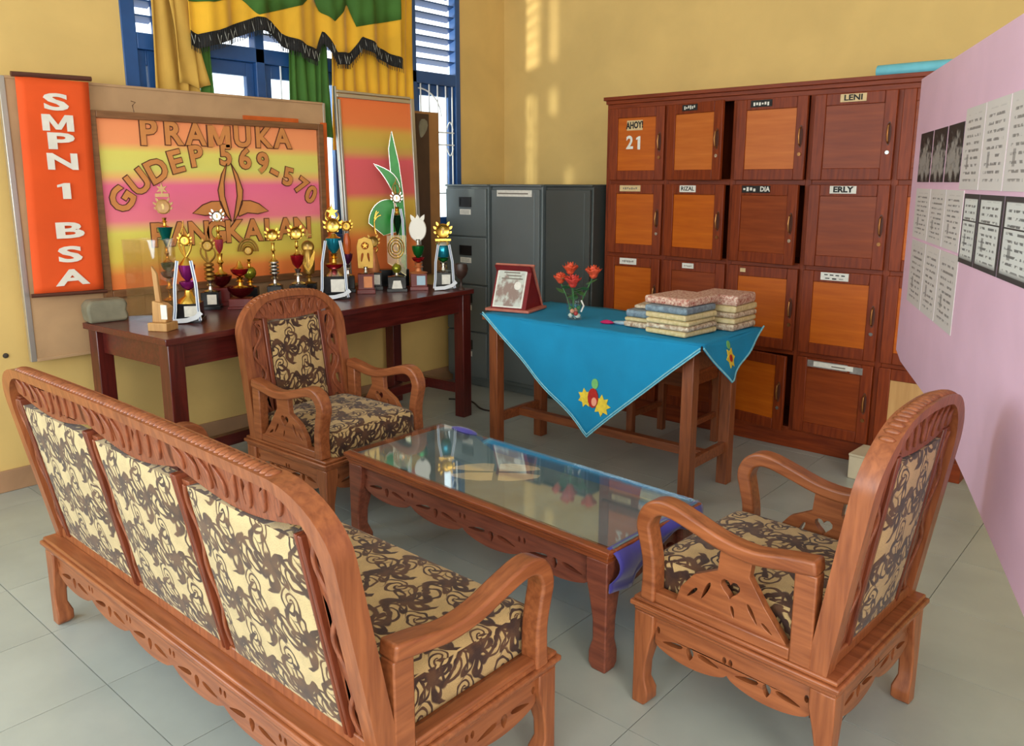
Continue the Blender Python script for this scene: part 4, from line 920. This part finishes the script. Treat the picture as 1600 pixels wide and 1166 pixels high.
def armchair(name, label, loc, rz):
    T_ = thing(name, label, 'armchair', loc, rz); zb = .31; hD, hW = .28, .283; mm = 'teak_x'
    moulding(T_, -hD, hD, -hW, hW, zb, mm)
    for sx in (-1, 1):
        for sy in (-1, 1): cabriole(T_, sx*(hD-.04), sy*(hW-.04), sx, sy, zb-.04)
    o, h = apron_outline(2*(hW-.07), .165, zb-.04, 2)
    for s_ in (-1, 1): MB().plate(o, h, -.009, .009, YZ(s_*(hD-.032))).build('apron', 'teak_y', T_, bevel=.002)
    o, h = apron_outline(2*(hD-.07), .165, zb-.04, 2)
    for s_ in (-1, 1): MB().plate(o, h, -.009, .009, XZ(s_*(hW-.032))).build('apron', 'teak_x', T_, bevel=.002)
    seat_block(T_, 'seat', -.212, .262, -.222, .222, zb+.001, .425)
    xr = -.222
    for s_ in (-1, 1): arm(T_, s_*(hW-.03), xr+.025, hD-.03, zb, 'teak_x', True)
    W = hW-.012; zs, zt = .735, .872
    fn, top, inn, Wi = seat_back(T_, W, zb, zs, zt, xr, .15, 1, 'teak_z', .15, .034)
    fw_ = .13; vlow = .36
    vb = lambda u: .815-.03*math.cos(u/Wi*PI*.5)
    crest_plate(T_, -Wi*.86, Wi*.86, vb, lambda u: inn(u)+.006, fn, 'teak_carved')
    for s_ in (-1, 1):
        MB().ribbon([(s_*(fw_+.014), zb+.02), (s_*(fw_+.014), vb(fw_)+.008)], .02, -.018, .018, fn).build('back_mullion', 'teak_dark', T_, bevel=.004)
        a, b_ = sorted((s_*(fw_+.026), s_*(Wi+.004)))
        carved_strip(T_, a, b_, zb+.03, .795, fn, 'teak_carved', s_)
    pad(T_, -fw_, fw_, zb+.03, .782, fn, -.014, .016, 'fabric')
    return T_
armchair('armchair', 'carved wooden armchair with floral cushions in front of the trophy table', (-2.775, 2.035, 0), math.radians(1.5))
armchair('armchair', 'carved wooden armchair seen from behind beside the pink panel', (-.752, 1.945, 0), PI+math.radians(-4))

def sofa():
    T_ = thing('sofa', 'carved wooden three-seat sofa with floral upholstery, its back to the camera', 'sofa', (-1.852, 1.093, 0), PI/2)
    # local: +x front (world +y), +y = world -x
    zb = .29; hD, hW = .292, .805
    moulding(T_, -hD, hD, -hW, hW, zb, 'teak_y')
    for sx in (-1, 1):
        for sy in (-1, 1): cabriole(T_, sx*(hD-.04), sy*(hW-.04), sx, sy, zb-.04)
    o, h = apron_outline(2*(hW-.07), .155, zb-.04, 6)
    for s_ in (-1, 1): MB().plate(o, h, -.009, .009, YZ(s_*(hD-.032))).build('apron', 'teak_y', T_, bevel=.002)
    o, h = apron_outline(2*(hD-.07), .155, zb-.04, 2)
    for s_ in (-1, 1): MB().plate(o, h, -.009, .009, XZ(s_*(hW-.032))).build('apron', 'teak_x', T_, bevel=.002)
    seat_block(T_, 'seat', -.205, .275, -.74, .74, zb+.001, .405)
    xr = -.222
    for s_ in (-1, 1): arm(T_, s_*(hW-.03), xr+.02, hD-.045, zb-.018, 'teak_x', False)
    W = hW-.012
    fn, top, inn, Wi = seat_back(T_, W, zb, .735, .862, xr, .20, 3, 'teak_z', .16, .010)
    e = .062; sec = (2*Wi-2*e)/3; mul = .028; strip = .04
    for k in range(3):
        a = -Wi+e+sec*k; b_ = a+sec
        fa, fb = (a+mul*.5 if k else a+.012), b_-mul*.5-(strip if k < 2 else .0)
        fa, fb = a+mul*.5, b_-mul*.5-(strip*.8 if k < 2 else 0)
        c = (fa+fb)/2
        vb = lambda u, c=c, hw=(fb-fa)/2: .778-.028*math.cos((u-c)/hw*PI*.5)
        crest_plate(T_, a-.01, b_+.01, vb, lambda u: inn(u)+.006, fn, 'teak_carved')
        pad(T_, fa, fb, zb+.03, .748, fn, -.016, .016, 'fabric_back')
        if k < 2: carved_strip(T_, fb, b_-mul*.5, zb+.03, .755, fn, 'teak_carved')
    for k in range(4):
        u = -Wi+e+sec*k
        for q in (-.5, .5): MB().ribbon([(u+q*.013, zb+.02), (u+q*.013, .765)], .010, -.022, .020, fn).build('back_mullion', 'teak_dark', T_, bevel=.003)
    for s_ in (-1, 1):
        a, b_ = sorted((s_*(Wi-e+.012), s_*(Wi+.004))); carved_strip(T_, a, b_, zb+.03, .765, fn, 'teak_carved', s_)
sofa()

def coffee_table():
    T_ = thing('coffee_table', 'low carved wooden coffee table with a glass sheet on top', 'coffee table', (-1.755, 1.992, 0), math.radians(-2.2))
    L, D, H = 1.225, .482, .385; a, b_ = L/2, D/2
    B(-a, a, -b_, b_, H-.030, H-.018).build('tabletop', 'coffee_edge', T_, bevel=.003)
    for nm, bb in (('edge_moulding', (-a-.006, a+.006, -b_-.006, -b_+.03, H-.018, H-.006)), ('edge_moulding', (-a-.006, a+.006, b_-.03, b_+.006, H-.018, H-.006)), ('edge_moulding', (-a-.006, -a+.03, -b_+.03, b_-.03, H-.018, H-.006)), ('edge_moulding', (a-.03, a+.006, -b_+.03, b_-.03, H-.018, H-.006))): B(*bb).build(nm, 'coffee_edge', T_, bevel=.003)
    B(-a+.006, a-.006, -b_+.006, b_-.006, H-.045, H-.030).build('underframe', 'coffee_edge', T_, bevel=.003)
    for sx in (-1, 1):
        for sy in (-1, 1): cabriole(T_, sx*(a-.045), sy*(b_-.045), sx, sy, H-.045, .075, 'coffee_wood')
    o, h = apron_outline(2*(a-.08), .225, H-.045, 4)
    for s_ in (-1, 1): MB().plate(o, h, -.009, .009, XZ(s_*(b_-.035))).build('apron', 'coffee_wood', T_, bevel=.002)
    o, h = apron_outline(2*(b_-.08), .225, H-.045, 2)
    for s_ in (-1, 1): MB().plate(o, h, -.009, .009, YZ(s_*(a-.035))).build('apron', 'coffee_wood', T_, bevel=.002)
    B(-a+.01, a-.01, -b_+.01, b_-.01, H+.001, H+.006).build('glass_top', 'table_glass', T_)
    # laid flat under the glass
    R = thing('table_runner', 'blue and purple cloth laid under the coffee table glass, hanging over its end', 'cloth', (-1.755, 1.992, H-.006), math.radians(-2.2))
    z = .002
    B(-a+.04, a-.002, -b_+.03, b_-.012, .0005, z).build('ground_cloth', 'cloth_greyblue', R)
    MB().add([(-.2, b_-.10, z+.0006), (a-.004, b_-.085, z+.0006), (a-.004, b_-.006, z+.0006), (-.42, b_-.006, z+.0006)], [(0, 1, 2, 3)]).build('blue_border', 'cloth_blue', R)
    # purple end hanging over the right side
    g = []
    for i in range(11):
        v = i/10; row = []
        for j in range(25):
            u = j/24; y = -b_+.015+(D-.01)*u
            out = .010+.030*math.sin(PI*min(1, v*1.25))*(.6+.4*math.sin(9*u+1)); dr = (.085+.03*math.sin(6*u+.5)+.03*(u < .25))*v
            row.append((a-.01+out if v > 0 else a-.015, y+.006*math.sin(14*u+5*v), .003-dr+.004*math.sin(20*u)*v))
        g.append(row)
    MB().sheet(g).build('hanging_end', 'cloth_purple', R, solid=.003, ang=180)
    MB().loft([[(-.46+.075*math.cos(2*PI*k/14)*c_, b_-.01+.02*math.sin(2*PI*k/14)*c_, .006+h_) for k in range(14)] for c_, h_ in ((1, 0), (.95, .006), (.6, .012), (.1, .014))]).build('folded_corner', 'cloth_purple', R)
    Pp = thing('paper_flower', 'four-petalled beige paper flower under the coffee table glass', 'paper flower', (-1.80, 1.985, H-.0035), math.radians(-2.2+41))
    for k, (x0, y0, x1, y1) in enumerate(((.012, .012, .14, .05), (-.012, .012, -.14, .05), (.012, -.012, .14, -.05), (-.012, -.012, -.14, -.05))):
        pts = [(x0, y0 if abs(y0) < .02 else y0)]; s_x = 1 if x1 > 0 else -1; s_y = 1 if y1 > 0 else -1
        pts = [(s_x*x, s_y*y) for x, y in ((.01, .008), (.10, .012), (.155, .028), (.148, .05), (.10, .074), (.05, .085), (.01, .08))]
        MB().plate(pts, [], 0, .0015, XY(0)).build('petal', 'paper_petal', Pp)
coffee_table()

# ------------------------------------------------------------------ desk with turquoise cloth
DX0, DX1, DY0, DY1, DH = -2.75, -1.53, 2.93, 3.50, .72
def desk():
    T_ = thing('desk', 'plain wooden desk under the turquoise tablecloth', 'desk', (-2.14, 3.2, 0))
    B(DX0, DX1, DY0, DY1, DH-.025, DH).build('tabletop', 'desk_wood_x', T_, bevel=.003, world=True)
    for x in (-2.70, -1.60):
        for y in (2.985, 3.345): B(x-.027, x+.027, y-.027, y+.027, 0, DH-.025).build('leg', 'desk_wood', T_, bevel=.003, world=True)
        B(x-.012, x+.012, 3.012, 3.318, .155, .205).build('stretcher', 'desk_wood_x', T_, bevel=.002, world=True)
        B(x-.012, x+.012, 3.012, 3.318, DH-.125, DH-.025).build('apron', 'desk_wood_x', T_, bevel=.002, world=True)
    B(-2.688, -1.612, 3.145, 3.185, .16, .20).build('stretcher', 'desk_wood_x', T_, bevel=.002, world=True)
    for y in (2.985, 3.345): B(-2.673, -1.627, y-.012, y+.012, DH-.125, DH-.025).build('apron', 'desk_wood_x', T_, bevel=.002, world=True)
desk()
def desk_cloth():
    T_ = thing('tablecloth', 'turquoise tablecloth with embroidered flowers and a pointed corner hanging down', 'tablecloth', (-2.14, 3.2, DH))
    zt = DH+.004; N = 26
    top = [[(DX0-.004+(DX1-DX0+.014)*i/N, DY0-.008+(DY1-DY0+.004)*j/10, zt+.0015*math.sin(i*1.3+j)) for j in range(11)] for i in range(N+1)]
    m = MB().sheet(top)
    # front flap: triangle from the front edge to the tip
    xa, xb, xt, ztip = -2.735, DX1+.006, -2.056, .235
    def edge_z(x):
        if x < xt: k = (x-xa)/(xt-xa); return zt-(zt-ztip)*(k**1.05)
        k = (xb-x)/(xb-xt); return zt-.02*(1-k)-(zt-ztip-.02*(1-k))*k
    xs = [xa+(xb-xa)*i/48 for i in range(49)]
    def fy(x, z): d = zt-z; return DY0-.010-.020*min(1, d/.15)-.012*math.sin(x*16+d*4)*min(1, d*3)-.03*d
    flap = [[(x, fy(x, zt+(edge_z(x)-zt)*j/12), zt+(edge_z(x)-zt)*j/12) for j in range(13)] for x in xs]
    m.sheet(flap)
    # right flap: smaller triangle hanging from the right edge
    ya, yb, yt, zr = DY0-.005, DY1+.0, 3.10, .54
    def edge_r(y):
        if y < yt: return zt-.015-(zt-.015-zr)*((y-ya)/(yt-ya))
        return zt-(zt-zr)*((yb-y)/(yb-yt))
    ysr = [ya+(yb-ya)*i/24 for i in range(25)]
    def rx(y, z): d = zt-z; return DX1+.012+.05*min(1, d/.2)+.01*math.sin(y*25)*min(1, d*6)
    m.sheet([[(rx(y, zt+(edge_r(y)-zt)*j/8), y, zt+(edge_r(y)-zt)*j/8) for j in range(9)] for y in ysr])
    m.build('cloth', 'cloth_turquoise', T_, solid=.003, ang=180, world=True)
    MB().tube([(x, fy(x, edge_z(x))-.001, edge_z(x)+.012) for x in xs], .0035, 6).build('trim', 'cloth_trim', T_, world=True)
    MB().tube([(x, fy(x, edge_z(x))-.001, edge_z(x)) for x in xs], .003, 6).build('trim', 'cloth_trim', T_, world=True)
    MB().tube([(rx(y, edge_r(y))+.001, y, edge_r(y)+.006) for y in ysr], .004, 6).build('trim', 'cloth_trim', T_, world=True)
    def flower(cx, cz, r, mm, core, fn, n=7):
        MB().plate([((cx+(r if i % 2 == 0 else r*.62)*math.cos(PI*i/n)), cz+(r if i % 2 == 0 else r*.62)*math.sin(PI*i/n)) for i in range(2*n)], [], 0, .003, fn).build('embroidered_flower', mm, T_, world=True)
        if core: MB().plate(ell(cx, cz, r*.35, r*.35), [], 0, .004, fn).build('embroidered_flower', core, T_, world=True)
    ff = lambda u, v, t_: (u, fy(u, v)-.0025-t_, v)
    flower(-2.075, .415, .045, 'embroidery_yellow', None, ff); flower(-1.975, .400, .05, 'embroidery_yellow', None, ff, 8)
    MB().plate(ell(-2.025, .425, .032, .045), [], .003, .006, ff).build('embroidered_flower', 'embroidery_red', T_, world=True); MB().plate(ell(-2.015, .41, .016, .02), [], .005, .008, ff).build('embroidered_flower', 'embroidery_pink', T_, world=True); MB().plate(ell(-2.02, .49, .02, .024), [], .0, .003, ff).build('embroidered_flower', 'embroidery_green', T_, world=True)
    fr = lambda u, v, t_: (rx(u, v)+.0025+t_, u, v)
    flower(3.13, .645, .045, 'embroidery_yellow', 'embroidery_red', fr, 6); MB().plate(ell(3.13, .70, .014, .018), [], 0, .003, fr).build('embroidered_flower', 'embroidery_green', T_, world=True)
desk_cloth()
ZD = DH+.0085
def plaque():
    T_ = thing('award_plaque', 'open triangular award plaque with red velvet inside on the desk', 'plaque', (-2.70, 3.13, ZD), math.radians(14))
    # front leaf leaning back, rear leaf, base
    B(-.125, .125, -.10, .12, 0, .014).build('base', 'plaque_edge', T_, bevel=.003)
    f = lambda u, v, t_: (u, -.085+v*.36+t_, .014+v*.93)
    r = lambda u, v, t_: (u, .105-v*.55+t_, .014+v*.83)
    MB().plate([(-.10, 0), (.10, 0), (.10, .235), (-.10, .235)], [], 0, .006, f).build('front_leaf', 'plaque_red', T_)
    MB().plate([(-.088, .008), (.078, .008), (.078, .222), (-.088, .222)], [], -.006, 0, f).build('certificate_border', 'label_white', T_)
    MB().plate([(-.080, .016), (.070, .016), (.070, .214), (-.080, .214)], [], -.0075, -.006, f).build('certificate', 'plaque_photo', T_, uv=lambda c: ((c[0]+.08)/.15, (c[2]-.014)/.21))
    MB().plate(ell(.038, .125, .02, .022), [], -.009, -.0075, f).build('emblem', 'label_white', T_)
    for k, (a, b_) in enumerate(((-.05, .04), (-.03, .05), (-.06, .06))): MB().plate([(a, .19-.016*k), (b_, .19-.016*k), (b_, .196-.016*k), (a, .196-.016*k)], [], -.009, -.0075, f).build('print_line', 'ink_grey', T_)
    MB().plate([(-.10, 0), (.10, 0), (.10, .26), (-.10, .26)], [], 0, .008, r).build('rear_leaf', 'plaque_red', T_)
    MB().plate([(-.084, .014), (.098, .014), (.0-.0, .22)], [], 0, .004, lambda u, v, t_: (.096-t_, u, v)).build('side_lining', 'plaque_red', T_)
    MB().tube([(.10, .112, .016), (.10, .0, .228)], .007, 6).build('edge_trim', 'plaque_edge', T_); MB().tube([(-.11, .0, .230), (.11, .0, .230)], .007, 6).build('edge_trim', 'plaque_edge', T_)
plaque()
def flowers():
    vx, vy = -2.29, 3.09
    V = thing('glass_vase', 'short clear glass vase with gems holding orange roses', 'vase', (vx, vy, ZD))
    MB().lathe([(.036, 0), (.038, .01), (.038, .105), (.041, .112), (.036, .112), (.034, .01), (.0, .008)]).build('glass', 'glass', V)
    for k in range(10):
        a = k*2.4; MB().ball((.02*math.cos(a), .02*math.sin(a), .018+.012*(k % 4)), .011, n=8, m=5).build('gem', ('label_white', 'rose_red', 'embroidery_pink', 'stem_green')[k % 4], V)
    MB().tube([(.04, 0, .095), (.055, 0, .07), (.04, 0, .04)], .004).build('handle', 'label_white', V)
    lab = ['orange rose leaning left, highest on its side of the vase', 'small orange rose at the far left of the vase', 'red-orange rose low in the middle of the bouquet', 'orange rose standing at the right of the vase']
    for k, (dx, dy, h, r, mm) in enumerate(((-.035, .01, .24, .040, 'rose_orange'), (-.070, -.02, .195, .036, 'rose_orange'), (.008, -.025, .185, .042, 'rose_red'), (.090, .025, .23, .042, 'rose_orange'))):
        R_ = thing('rose', lab[k], 'rose', (vx, vy, ZD), 0, 'roses in the vase')
        MB().tube([(dx*.15, dy*.15, .02), (dx*.5, dy*.5, h*.5), (dx, dy, h-.02)], .0028, 6).build('stem', 'stem_green', R_)
        for q in range(3):
            a = q*2.1+k; MB().plate(leafpts(0, 0, .06, .006, .02, 6), [], 0, .001, lambda u, v, t_, a=a, q=q: (dx*.6+u*math.cos(a)-v*math.sin(a), dy*.6+u*math.sin(a)+v*math.cos(a), h*(.5+.12*q)+u*.4+t_)).build('leaf', 'stem_green', R_)
        for ring, (n, rr, zz) in enumerate(((5, .55, -.004), (4, .36, .006), (3, .2, .012))):
            for q in range(n):
                a = 2*PI*q/n+ring*.6+k; g = []
                for i in range(5):
                    row = []
                    for j in range(5):
                        t_ = (j/4-.5)*1.7; v = i/4; rad = r*(rr*.4+rr*v*1.1+.25*rr*v*v)
                        row.append((dx+rad*math.cos(a+t_*.75), dy+rad*math.sin(a+t_*.75), h-.022+zz+r*1.1*v*(1-.25*abs(t_))))
                    g.append(row)
                MB().sheet(g).build('petal', mm, R_, solid=.0012, ang=180)
        MB().ball((dx, dy, h-.01), r*.5, n=8, m=5).build('bud', mm, R_)
flowers()
def packs():
    # folded batik cloth packs, stacked in three piles
    def pk(cx, cy, z, w_, d, h, mm, label, rz):
        m = MB(); m.loft([[(-w_/2*a, -d/2*a, zz), (w_/2*a, -d/2*a, zz), (w_/2*a, d/2*a, zz), (-w_/2*a, d/2*a, zz)] for a, zz in ((.97, 0), (1, h*.3), (1, h*.75), (.97, h))])
        o = m.build('cloth_pack', mm, bevel=.006, seg=3); o.location = (cx, cy, z); o.rotation_euler = (0, 0, rz); tag(o, label, 'folded cloth', 'folded cloth packs on the desk')
    nm = ['bottom', 'second', 'third', 'fourth', 'fifth']
    z = ZD
    for k, (h, mm) in enumerate(((.024, 'pattern_batik_b'), (.022, 'pattern_batik_a'), (.022, 'pattern_batik_b'), (.026, 'pattern_batik_b'), (.03, 'pattern_grey'))):
        pk(-1.735+.004*(k % 2), 3.13-.003*k, z, .21, .24, h, mm, ['bottom cream cloth pack of the nearest pile', 'second cream cloth pack from the desk in the nearest pile', 'third cream cloth pack from the desk in the nearest pile', 'fourth patterned cream cloth pack in the nearest pile', 'grey-blue cloth pack on top of the four cream ones in the nearest pile'][k], math.radians(-6+3*(k % 3))); z += h+.001
    zn = z
    pk(-1.745, 3.15, zn, .225, .25, .034, 'pattern_batik_red', 'red-patterned cloth pack topping the nearest pile', -.08)
    z = ZD
    for k, (h, mm) in enumerate(((.03, 'pattern_batik_a'), (.024, 'pattern_batik_b'), (.024, 'pattern_batik_a'), (.03, 'pattern_batik_b'))):
        pk(-1.655, 3.385+.003*k, z, .20, .21, h, mm, ['bottom patterned cloth pack of the rear pile by the lockers', 'second cloth pack of the rear pile by the lockers', 'third cloth pack of the rear pile by the lockers', 'fourth cloth pack of the rear pile by the lockers'][k], .03*(k % 2)-.05); z += h+.001
    pk(-1.66, 3.385, z, .21, .20, .046, 'pattern_batik_red', 'red-patterned cloth pack topping the rear pile by the lockers', .03)
    z = ZD
    for k, (h, mm) in enumerate(((.026, 'pattern_batik_a'), (.018, 'pattern_batik_b'), (.034, 'pattern_grey'))):
        pk(-1.925, 3.19+.004*k, z, .15, .22, h, mm, ['bottom cloth pack of the low left pile', 'thin middle cloth pack of the low left pile', 'plastic-wrapped grey cloth pack on the low left pile'][k], -.06+.05*k); z += h+.001
    pk(-1.93, 3.22, z, .13, .16, .016, 'pattern_batik_a', 'thin flowered cloth pack lying on the plastic-wrapped grey one', .2)
    o = MB().loft([[(.075*math.cos(2*PI*k/12)*c_, .02*math.sin(2*PI*k/12)*c_, h_) for k in range(12)] for c_, h_ in ((.8, 0), (1, .006), (.7, .013), (.1, .016))]).build('plastic_wrapper', 'plastic_clear'); o.location = (-2.02, 3.13, ZD); o.rotation_euler = (0, 0, .25); tag(o, 'clear crumpled plastic wrapper beside the cloth packs', 'wrapper')
    o = MB().loft([[(.035*math.cos(2*PI*k/10)*c_, .014*math.sin(2*PI*k/10)*c_, h_) for k in range(10)] for c_, h_ in ((.7, 0), (1, .005), (.6, .014), (.1, .018))]).build('magenta_ribbon', 'magenta'); o.location = (-2.10, 3.09, ZD); o.rotation_euler = (0, 0, .3); tag(o, 'small magenta petal-like ribbon lying on the turquoise cloth', 'ribbon')
packs()
def school_chair():
    T_ = thing('wooden_chair', 'plain wooden chair tucked behind the desk', 'chair', (-2.05, 3.72, 0))
    for x in (-.20, .13):
        B(x-.018, x+.018, -.18, -.144, 0, .42).build('leg', 'desk_wood', T_, bevel=.002); B(x-.018, x+.018, .14, .176, 0, .68).build('leg', 'desk_wood', T_, bevel=.002)
        B(x-.010, x+.010, -.144, .14, .14, .17).build('stretcher', 'desk_wood_x', T_, bevel=.002); B(x-.012, x+.012, -.144, .14, .36, .42).build('seat_rail', 'desk_wood_x', T_, bevel=.002)
    B(-.182, .112, -.172, -.152, .36, .42).build('seat_rail', 'desk_wood_x', T_, bevel=.002); B(-.235, .165, -.20, .135, .42, .44).build('seat', 'desk_wood_x', T_, bevel=.004)
    for z in (.52, .61): B(-.182, .112, .15, .166, z, z+.055).build('back_slat', 'desk_wood_x', T_, bevel=.002)
school_chair()

# ------------------------------------------------------------------ pink notice panel
def pink_panel():
    d = Vector((.407, -.914, 0)).normalized(); ang = math.atan2(d.y, d.x)
    T_ = thing('pink_partition', 'pale pink partition panel covered with photocopied notices', 'partition', (-1.001, 3.704, 0), ang)
    # local x runs along the panel towards the viewer; local -y faces the armchairs
    fn = lambda u, v, t_: (u, .001+t_, v)
    out = [(0, 1.79), (0, .66), (.13, .635), (.75, .63), (1.37, .545), (1.95, .45), (2.6, .36), (2.6, 1.79)]
    MB().plate(out, [], 0, .012, fn).build('panel', 'pink_paint', T_)
    for u, zb in ((2.15, .44), (2.5, .39)): B(u-.02, u+.02, .014, .054, 0, 1.7).build('post', 'aluminium', T_, bevel=.002); B(u-.025, u+.025, -.12, .18, 0, .03).build('foot', 'aluminium', T_, bevel=.003)
    def sheet(u0, u1, z0, z1, mm, lb):
        o = MB().plate([(u0, z0), (u1, z0), (u1, z1), (u0, z1)], [], -.002, 0, fn).build('notice_sheet', mm, T_, uv=lambda c: ((c[0]-u0)/(u1-u0), (c[2]-z0)/(z1-z0))); o['label'] = lb
    for a, b_ in ((.13, .370), (.395, .620), (.645, .870)): sheet(a, b_, 1.377, 1.565, 'doc_photo', 'dark photocopied photograph')
    for k, (a, b_) in enumerate(((.885, 1.12), (1.13, 1.37), (1.38, 1.62))): sheet(a, b_, 1.355, 1.60, 'doc_plain' if k % 2 else 'doc_plain_b', 'white typed notice')
    for k, (a, b_) in enumerate(((.14, .43), (.44, .70), (.71, .96))): sheet(a, b_, 1.16, 1.352, 'doc_plain_b' if k % 2 else 'doc_plain', 'white typed notice')
    for a, b_ in ((.975, 1.155), (1.165, 1.41), (1.42, 1.70)): sheet(a, b_, 1.135, 1.343, 'doc_border', 'notice with dark photocopied border')
    for k, (a, b_) in enumerate(((.15, .44), (.45, .70), (.71, .98))): sheet(a, b_, .90, 1.15, 'doc_plain' if k % 2 else 'doc_plain_b', 'white typed notice')
pink_panel()
# cable on the floor
o = MB().tube([(-3.60+.45*t_/12, 3.52+.05*math.sin(t_*.5)+.02*t_/12, .006) for t_ in range(13)], .005, 6).build('floor_cable', 'cable_dark'); tag(o, 'dark cable lying on the floor under the long table', 'cable')
o = MB().lathe([(.012, 0), (.011, .006), (.004, .009)], n=10, axis='x').build('wall_hook', 'wall_stain'); o.location = (XW, 1.16, .62); tag(o, 'small dark knob on the yellow wall left of the boards', 'knob')
